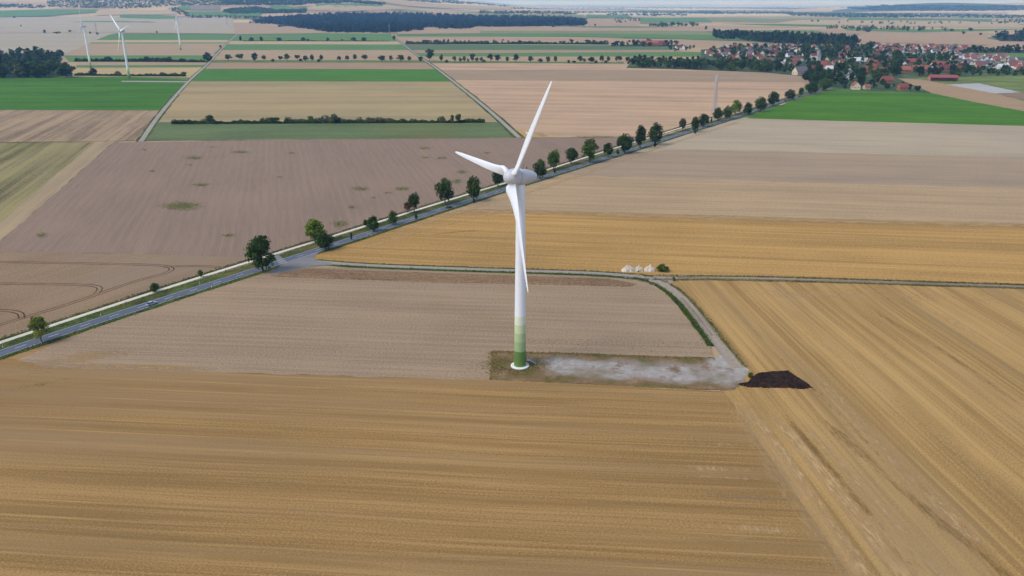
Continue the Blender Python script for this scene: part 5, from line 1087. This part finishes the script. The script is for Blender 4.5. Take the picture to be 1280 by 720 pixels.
TN = ['deep', 'dark', 'deep', 'dark', 'mid']
vtrees([(876, 62), (940, 57.5), (1000, 57), (1000, 93), (960, 84), (890, 77)], 150, 12, 31, 'garden tree in the left part of the village', 'village trees on the left', TN, keep=0, rest='garden trees filling the left part of the village')
vtrees([(1000, 57), (1095, 58), (1125, 70), (1125, 93), (1108, 106), (1040, 111), (1008, 104)], 210, 12, 32, 'tall dark tree in the wooded middle of the village', 'village trees in the middle', TN, (12, 19), (11, 18), 10, keep=60, rest='trees filling the back of the wooded village middle')
vtrees([(1100, 58), (1225, 62), (1215, 70), (1180, 76), (1120, 74)], 90, 13, 33, 'garden tree along the far edge of the village', 'village trees at the far edge', TN, (8, 13), (8, 13), keep=0, rest='garden trees along the far edge of the village')
vtrees([(1125, 74), (1190, 74), (1215, 88), (1220, 95), (1140, 97), (1122, 92)], 90, 12, 34, 'dark tree around the red barns of the village', 'village trees round the barns', TN, (9, 15), (10, 15), 14, keep=30, rest='trees behind the red barns of the village')
vtrees([(1200, 84), (1290, 88), (1300, 95), (1225, 95)], 44, 11, 35, 'garden tree along the meadow at the right of the village', 'village trees along the meadow', TN, (7, 12), (8, 13), 11, keep=0, rest='garden trees along the meadow at the right of the village')
vtrees([(1044, 108.5), (1062, 110.5), (1062, 106), (1100, 105), (1118, 108), (1160, 113), (1160, 116), (1132, 113.2), (1094, 111.4), (1090, 109), (1050, 112)], 20, 10, 36, 'low dark tree along the upper edge of the bright green field', 'trees along the green field edge', TN, (5, 10), (8, 12), 11)
vtrees([(834, 61), (868, 60), (868, 64), (836, 64.5)], 10, 14, 37, 'dark tree in the small group left of the village', 'small tree group left of the village', TN, (9, 13), (10, 14), 10, keep=0, rest='dark tree group left of the village')

# ------------------------------------------------------------------ far woods, far trees, far villages: masses kilometres away
def far_mass(name, P, n, hr, wr, label, seed, tone='deep', quads=26, size=.2, jitter=True):
    rg = np.random.default_rng(seed); base = [crown_arrays(100 + k, quads, 7, size, 'round') for k in range(4)]
    xs = [p[0] for p in P]; ys = [p[1] for p in P]; VV = []; QQ = []; TT = []; off = 0; c = 0; tries = 0
    a, b = 1 / (max(ys) - YH), 1 / (max(min(ys), YH + 1.0) - YH)
    while c < n and tries < n * 30:
        tries += 1; x = rg.uniform(min(xs), max(xs)); y = rg.uniform(min(ys), max(ys))
        if not in_poly(x, y, P): continue
        p = at(x, y); V, Q, T = base[c % 4]; h = rg.uniform(*hr); w = rg.uniform(*wr); an = rg.uniform(0, 6.28)
        Rm = np.array([[math.cos(an) * w, -math.sin(an) * w, 0], [math.sin(an) * w, math.cos(an) * w, 0], [0, 0, h]])
        VV.append(V @ Rm.T + np.array([p[0], p[1], p[2] - h * .04])); QQ.append(Q + off); TT.append(np.clip(T + rg.normal() * .32, 0, 1)); off += len(V); c += 1
    V = np.concatenate(VV); o0 = V.mean(0)
    o = link(name, mesh_np(name, V - o0, np.concatenate(QQ), M_LEAF, np.concatenate(TT))); o.location = o0; o.color = lin(TONES[tone]); put(o, label, 'woodland', kind='stuff'); return o
far_mass('forest', [(312, 30), (345, 31), (410, 40.5), (480, 41), (505, 40.5), (528, 38), (530, 34.5), (545, 34), (548, 36.5), (588, 36.5), (592, 34), (732, 32.5), (734, 27), (700, 22), (600, 21), (520, 18), (430, 18), (380, 20), (330, 24)], 4200, (14, 27), (16, 28), 'wide dark forest stretching across the upper middle', 51, 'forest')
far_mass('far_woodland', [(320, 10), (345, 14), (384, 13), (380, 16.5), (320, 17), (290, 18), (278, 15), (290, 12)], 520, (14, 20), (24, 36), 'hazy woodland on the far left slope', 52, 'dark')
far_mass('far_woodland', [(285, -3), (340, -2), (400, -1), (480, 4.6), (478, 6.5), (440, 4.2), (395, 4.4), (370, 6.8), (320, 6.5), (275, 6)], 900, (15, 22), (26, 42), 'hazy woodland high on the far left slope', 53, 'dark')
far_mass('far_woodland', [(500, -2), (560, 0), (600, 3), (640, 7), (632, 8.6), (590, 6), (540, 3.4), (505, 1)], 300, (16, 22), (26, 42), 'hazy wooded hill crest at the top middle', 54, 'dark')
far_mass('far_woodland', [(-30, 5.5), (30, 6.5), (60, 8.5), (58, 10.5), (20, 10.4), (-30, 9)], 90, (13, 18), (22, 34), 'hazy wood strip at the upper left corner', 55, 'dark')
far_mass('far_woodland', [(216, 9), (236, 17), (238, 19.5), (224, 18), (208, 12)], 40, (11, 15), (16, 24), 'hazy copse behind the farthest turbine', 56, 'dark')
far_mass('far_tree_lines', [(60, -1), (300, -1), (290, 7), (220, 7.5), (160, 11), (60, 9)], 900, (11, 16), (18, 30), 'hazy trees scattered through the far left village', 57, 'mid')
for k, (P, n) in enumerate([([(232, 20), (330, 22.5), (330, 25), (232, 22.6)], 46), ([(640, 10), (740, 9), (900, 10), (900, 11), (640, 12)], 190), ([(720, 14.6), (800, 14), (900, 15.5), (900, 17.4), (720, 17)], 130), ([(980, 16.6), (1060, 17), (1140, 18.5), (1140, 22.4), (1060, 22), (990, 20)], 240), ([(1130, 18), (1280, 20), (1290, 23), (1130, 21.5)], 120),
    ([(1030, 35), (1060, 34.6), (1180, 37), (1190, 38.6), (1100, 37.4), (1035, 36.6)], 42), ([(1070, 36), (1090, 36), (1090, 40), (1070, 40)], 12), ([(806, 32), (836, 31.6), (838, 34), (806, 34)], 10), ([(764, 24), (800, 24), (800, 28), (764, 29)], 14), ([(825, 30), (870, 30.4), (872, 33), (826, 33.6)], 34),
    ([(870, 14), (990, 13.6), (990, 17), (880, 18)], 150), ([(900, 9), (1040, 9.4), (1040, 11), (900, 11)], 110), ([(1240, 26), (1290, 24), (1290, 30), (1250, 30)], 22), ([(600, 15), (720, 15), (720, 18.5), (600, 17)], 130), ([(760, 17), (860, 18.5), (860, 20.4), (760, 19.6)], 60), ([(1010, 27), (1240, 29), (1240, 31), (1010, 30)], 16)]):
    far_mass('far_tree_lines', P, int(n * 1.6), (13, 19), (18, 40) if P[0][1] < 20 else (12, 18), ['scattered hazy trees on the far plain, patch %s' % w for w in ('beyond the farm lane', 'under the horizon', 'above the forest end', 'below the far ridge', 'beside the far ridge foot', 'in the line beyond the village', 'in the clump beyond the village', 'beside the tan plain', 'near the forest tip', 'in the strip above the village', 'left of the far ridge', 'under the ridge end', 'at the right edge', 'over the forest', 'in front of the far hamlet', 'on the straw plain')][k], 60 + k, 'dark', 20, .22)
far_mass('ridge_forest', [(1062, 6), (1150, 7), (1290, 8), (1290, 13), (1180, 14), (1090, 13), (1050, 10)], 900, (14, 20), (50, 90), 'hazy blue wooded ridge under the sky at the upper right', 90, 'grey', 16, .26)
# dark specks on the wide left plain
for i, (x, y, w) in enumerate([(55.5, 42, 3.5), (70, 42, 6), (74.5, 41.8, 3), (87, 40, 5), (122, 43, 4), (17.5, 22.8, 4), (26, 33.4, 2), (196, 41.4, 2.4), (112.6, 42, 3)]):
    px_tree(x, y, y - (5 if i == 0 else 2.6), w, 'deep', 'dark lone bush, %s of nine specks on the wide left plain' % ORD[i], 'lone bushes on the left plain', TINY, .02, 'bush', 'bush')
for i, (x, y, h, w) in enumerate([(373 * 0 + 352, 33.8, 2.8, 11), (375, 35, 3.4, 10), (692, 34, 3.4, 4), (744, 32.6, 3, 3), (840, 31.5, 4, 4), (882, 37, 5, 4), (1100, 30, 3.4, 4), (1134, 38.5, 6, 4), (1149, 38.6, 4, 6), (1190, 38.6, 3, 8), (1204, 43, 4, 4), (1213, 38.6, 4, 6), (1225, 44, 3, 5), (563, 33, 2.6, 3), (653, 33.6, 3, 4), (575, 36.6, 3, 5)]):
    px_tree(x, y, y - h, w, 'deep', 'small dark lone tree on the plain, %s of those beyond the forest and village' % ORD[i], 'lone trees on the far plain', TINY, .02)
# far villages: pale specks
FARH = []
def far_village(P, n, seed, *_): FARH.extend((p, seed) for p in scatter_px(P, n, 22, seed))
far_village([(110, 1), (210, 1), (214, 8), (160, 11), (112, 9)], 48, 71, 'tiny pale far house in the hazy village at the upper left', 'houses of the far left village')
far_village([(700, 14.5), (800, 15), (860, 18), (850, 20), (740, 18)], 30, 72, 'tiny pale far house in the hazy hamlet above the right forest end', 'houses of the far hamlet')
far_village([(1100, 16.8), (1280, 18.4), (1280, 20), (1110, 20)], 40, 73, 'tiny pale far house in the hazy village below the far ridge', 'houses below the far ridge')
far_village([(308, 27), (348, 27), (348, 28.8), (308, 28.8)], 14, 74, 'tiny pale far house in the row at the left foot of the forest', 'houses at the forest foot')
far_village([(300, 1.5), (350, 1), (440, 2), (440, 4), (330, 5)], 24, 75, 'tiny pale far house on the hazy left slope', 'houses on the hazy slope')

fmats = [plain('far_wall_white', (222, 220, 214), .9), plain('far_wall_cream', (200, 186, 162), .9), plain('far_roof_red', (140, 82, 70), .9), plain('far_roof_brown', (116, 90, 80), .9), plain('far_roof_grey', (112, 108, 110), .9)]
bmf = bmesh.new(); org = Vector(FARH[0][0])
for p, _ in FARH:
    L_, W_, e_, r_ = rnd.uniform(11, 19), rnd.uniform(9, 12), rnd.uniform(4, 6.5), rnd.uniform(4.5, 6); a_ = rnd.uniform(0, 3.1); Mx = Matrix.Translation(Vector(p) - org) @ Matrix.Rotation(a_, 4, 'Z'); wm_, rm_ = rnd.choice((0, 0, 1)), rnd.choice((2, 3, 4))
    v = [bmf.verts.new(Mx @ Vector(q)) for q in [(sx * L_ / 2, sy * W_ / 2, z) for z in (-1, e_) for sx, sy in ((-1, -1), (1, -1), (1, 1), (-1, 1))] + [(-L_ / 2, 0, e_ + r_), (L_ / 2, 0, e_ + r_)]]
    for f_ in ((0, 1, 5, 4), (2, 3, 7, 6), (1, 2, 6, 9, 5), (3, 0, 4, 8, 7)): bmf.faces.new([v[q] for q in f_]).material_index = wm_
    for f_ in ((4, 5, 9, 8), (6, 7, 8, 9)): bmf.faces.new([v[q] for q in f_]).material_index = rm_
fme = bpy.data.meshes.new('far_settlements'); bmf.to_mesh(fme); bmf.free()
for m_ in fmats: fme.materials.append(m_)
fo = link('far_settlements', fme); fo.location = org; put(fo, 'tiny pale far houses of the hazy villages scattered over the distant plain', 'houses', kind='stuff')

# ------------------------------------------------------------------ grass and weeds
JUNCTION = [(332, 345), (345, 325), (338, 316), (352, 314), (362, 324), (408, 308), (400, 320), (398, 325), (425, 327), (425, 334), (385, 336), (352, 345)]
def tufts(name, C, S, hs, seed, tone, label, tilt=.9):
    C = [c for c in C if not in_poly(*proj(c), JUNCTION)]
    rg = np.random.default_rng(seed); n = len(C); N = rg.normal(size=(n, 3)) * tilt * .7 + np.array([0, 0, 1.0])
    C = np.asarray(C, float).copy(); C[:, 2] += hs * rg.random(n)
    V, Q = leaf_quads(C, N, S * (.6 + .8 * rg.random(n)), rg); tn = np.clip(rg.normal(.45, .22, n), 0, 1); o0 = C.mean(0); o0[2] = 0
    o = link(name, mesh_np(name, V - o0, Q, M_LEAF, np.repeat(tn, 4))); o.location = o0; o.color = lin(tone); put(o, label, 'grass', kind='stuff'); return o
def strip_pts(L, a, b, n, seed, ragged=.4):
    rg = np.random.default_rng(seed); c = cum(L); nn, d = normals2(L); s = rg.random(n) * c[-1]; k = np.clip(np.searchsorted(c, s) - 1, 0, len(L) - 1)
    off = a + (b - a) * rg.random(n) + rg.normal(size=n) * ragged
    X = np.interp(s, c, L[:, 0]) + nn[k][:, 0] * off; Y = np.interp(s, c, L[:, 1]) + nn[k][:, 1] * off; return np.stack([X, Y, np.full(n, .07)], 1)
near = ROADC[: int(len(ROADC) * .8)]
tufts('verge_grass', strip_pts(near, -6.0, -3.7, 9000, 1, .5), .30, .45, 1, (92, 112, 50), 'grass on the near verge of the main road')
tufts('verge_grass', strip_pts(PATHC, -4.2, -1.8, 7500, 2, .35), .26, .3, 2, (86, 108, 46), 'grass between the main road and the pale path')
tufts('verge_grass', strip_pts(PATHC, 2.0, 3.4, 6000, 3, .4), .34, .6, 3, (74, 84, 44), 'dark weedy grass on the field side of the pale path')
tufts('verge_grass', strip_pts(LANE1, -4.2, -2.1, 3500, 4, .35), .28, .35, 4, (84, 106, 46), 'green grass on the near side of the paved lane')
tufts('verge_grass', strip_pts(LANE1, 2.0, 3.0, 2000, 5, .3), .26, .4, 5, (96, 96, 50), 'grass on the far side of the paved lane')
tufts('verge_grass', strip_pts(LANE2, 1.8, 3.0, 3500, 6, .3), .28, .4, 6, (104, 100, 58), 'dry grass on the far side of the dirt lane')
tufts('verge_grass', strip_pts(LANE2, -3.2, -1.9, 3000, 7, .3), .28, .4, 7, (112, 106, 62), 'dry grass on the near side of the dirt lane')
tufts('verge_grass', strip_pts(TRACK[:-4], -4.4, -2.5, 2600, 8, .4), .28, .4, 8, (82, 98, 46), 'green grass on the inner side of the gravel track')
tufts('verge_grass', strip_pts(TRACK, 2.3, 3.6, 1200, 9, .4), .26, .4, 9, (108, 106, 62), 'dry grass on the outer side of the gravel track')
padedge = px_line([(614, 439), (690, 441), (800, 445), (893, 448)], 4); tufts('verge_grass', strip_pts(padedge, -1.6, .2, 1100, 10, .4), .24, .15, 10, (128, 120, 66), 'dry grass along the upper edge of the turbine pad')
padl = px_line([(614, 439), (613, 475)], 3); tufts('verge_grass', strip_pts(padl, -.4, 2.0, 350, 12, .8), .24, .15, 12, (138, 126, 76), 'dry grass along the left edge of the turbine pad')
pts = []
for k in range(1200):
    a_ = rnd.uniform(0, 6.28); r_ = 3.3 + abs(rnd.gauss(0, 4)); pts.append((TB[0] + math.cos(a_) * r_ * 1.3 - 2, TB[1] + math.sin(a_) * r_ * .8, .08))
tufts('pad_weeds', pts, .22, .2, 13, (116, 112, 62), 'dry weeds round the foot of the large turbine')
# weed patches in the plum field
wp = []
for x, y, a_, b_, n in [(227, 257.5, 24, 5, 1900), (243, 197.5, 12, 2.2, 420), (300, 190, 11, 2, 420), (251, 231, 10, 2, 330), (190, 214, 5, 1, 90), (52, 294, 8, 3.5, 160), (450, 236, 11, 3, 420), (502, 236, 10, 2.5, 330), (530, 185, 8, 2, 260), (532, 197, 5, 1.5, 130), (552, 197.5, 7, 2, 220), (577, 215, 8, 2.4, 260), (571, 227, 7, 3.4, 300), (609, 191, 5, 1.2, 120),
    (425, 280, 11, 4.5, 380), (485, 241, 5, 1.2, 90), (467, 247, 3, 1, 50), (440, 259, 6, 1.6, 90), (350, 221, 3, 1, 50), (364, 191, 5, 1.2, 90), (286, 294, 9, 2.5, 110), (180, 187, 6, 1.4, 70), (735, 171.5, 22, 2.4, 600), (755, 171.2, 18, 1.6, 400), (237, 206, 5, 1, 50), (266, 184, 8, 1, 80)]:
    for k in range(n):
        q, w_ = rnd.gauss(0, .46), rnd.gauss(0, .46); g_ = at(x + q * a_, y + w_ * b_); wp.append((g_[0], g_[1], .05))
tufts('field_weeds', wp, .40, .12, 14, (136, 134, 86), 'green weed patches dotted over the plum-brown field', .3)
st_ = []
for k in range(900):
    x = rnd.uniform(640, 890); y = rnd.gauss(434 if x > 760 else 430, 6); g_ = at(x, min(max(y, 425), 446)); st_.append((g_[0], g_[1], .05))
tufts('field_weeds', [s for s in st_ if rnd.random() < .4], .2, .1, 15, (118, 104, 72), 'sparse dry weeds in the tilled field near the pad', .4)

# ------------------------------------------------------------------ the haze over the plain
bm = bmesh.new(); r = bmesh.ops.create_cube(bm, size=1); bmesh.ops.transform(bm, matrix=Matrix.Translation((0, 127000, 139)) @ Matrix.Diagonal((530000, 272000, 282, 1)), verts=r['verts'])
me = bpy.data.meshes.new('haze'); bm.to_mesh(me); bm.free()
hm = bpy.data.materials.new('haze_air'); hm.use_nodes = True; n = hm.node_tree.nodes; n.remove(n['Principled BSDF'])
pv = n.new('ShaderNodeVolumePrincipled'); pv.inputs['Color'].default_value = (.26, .52, 1.0, 1); pv.inputs['Absorption Color'].default_value = (1, 1, 1, 1); pv.inputs['Density'].default_value = 5.6e-5; pv.inputs['Anisotropy'].default_value = .2
hm.node_tree.links.new(pv.outputs[0], n['Material Output'].inputs['Volume']); me.materials.append(hm)
haze = link('haze', me); haze['kind'] = 'stuff'; haze['label'] = 'pale blue haze in the air over the whole plain'
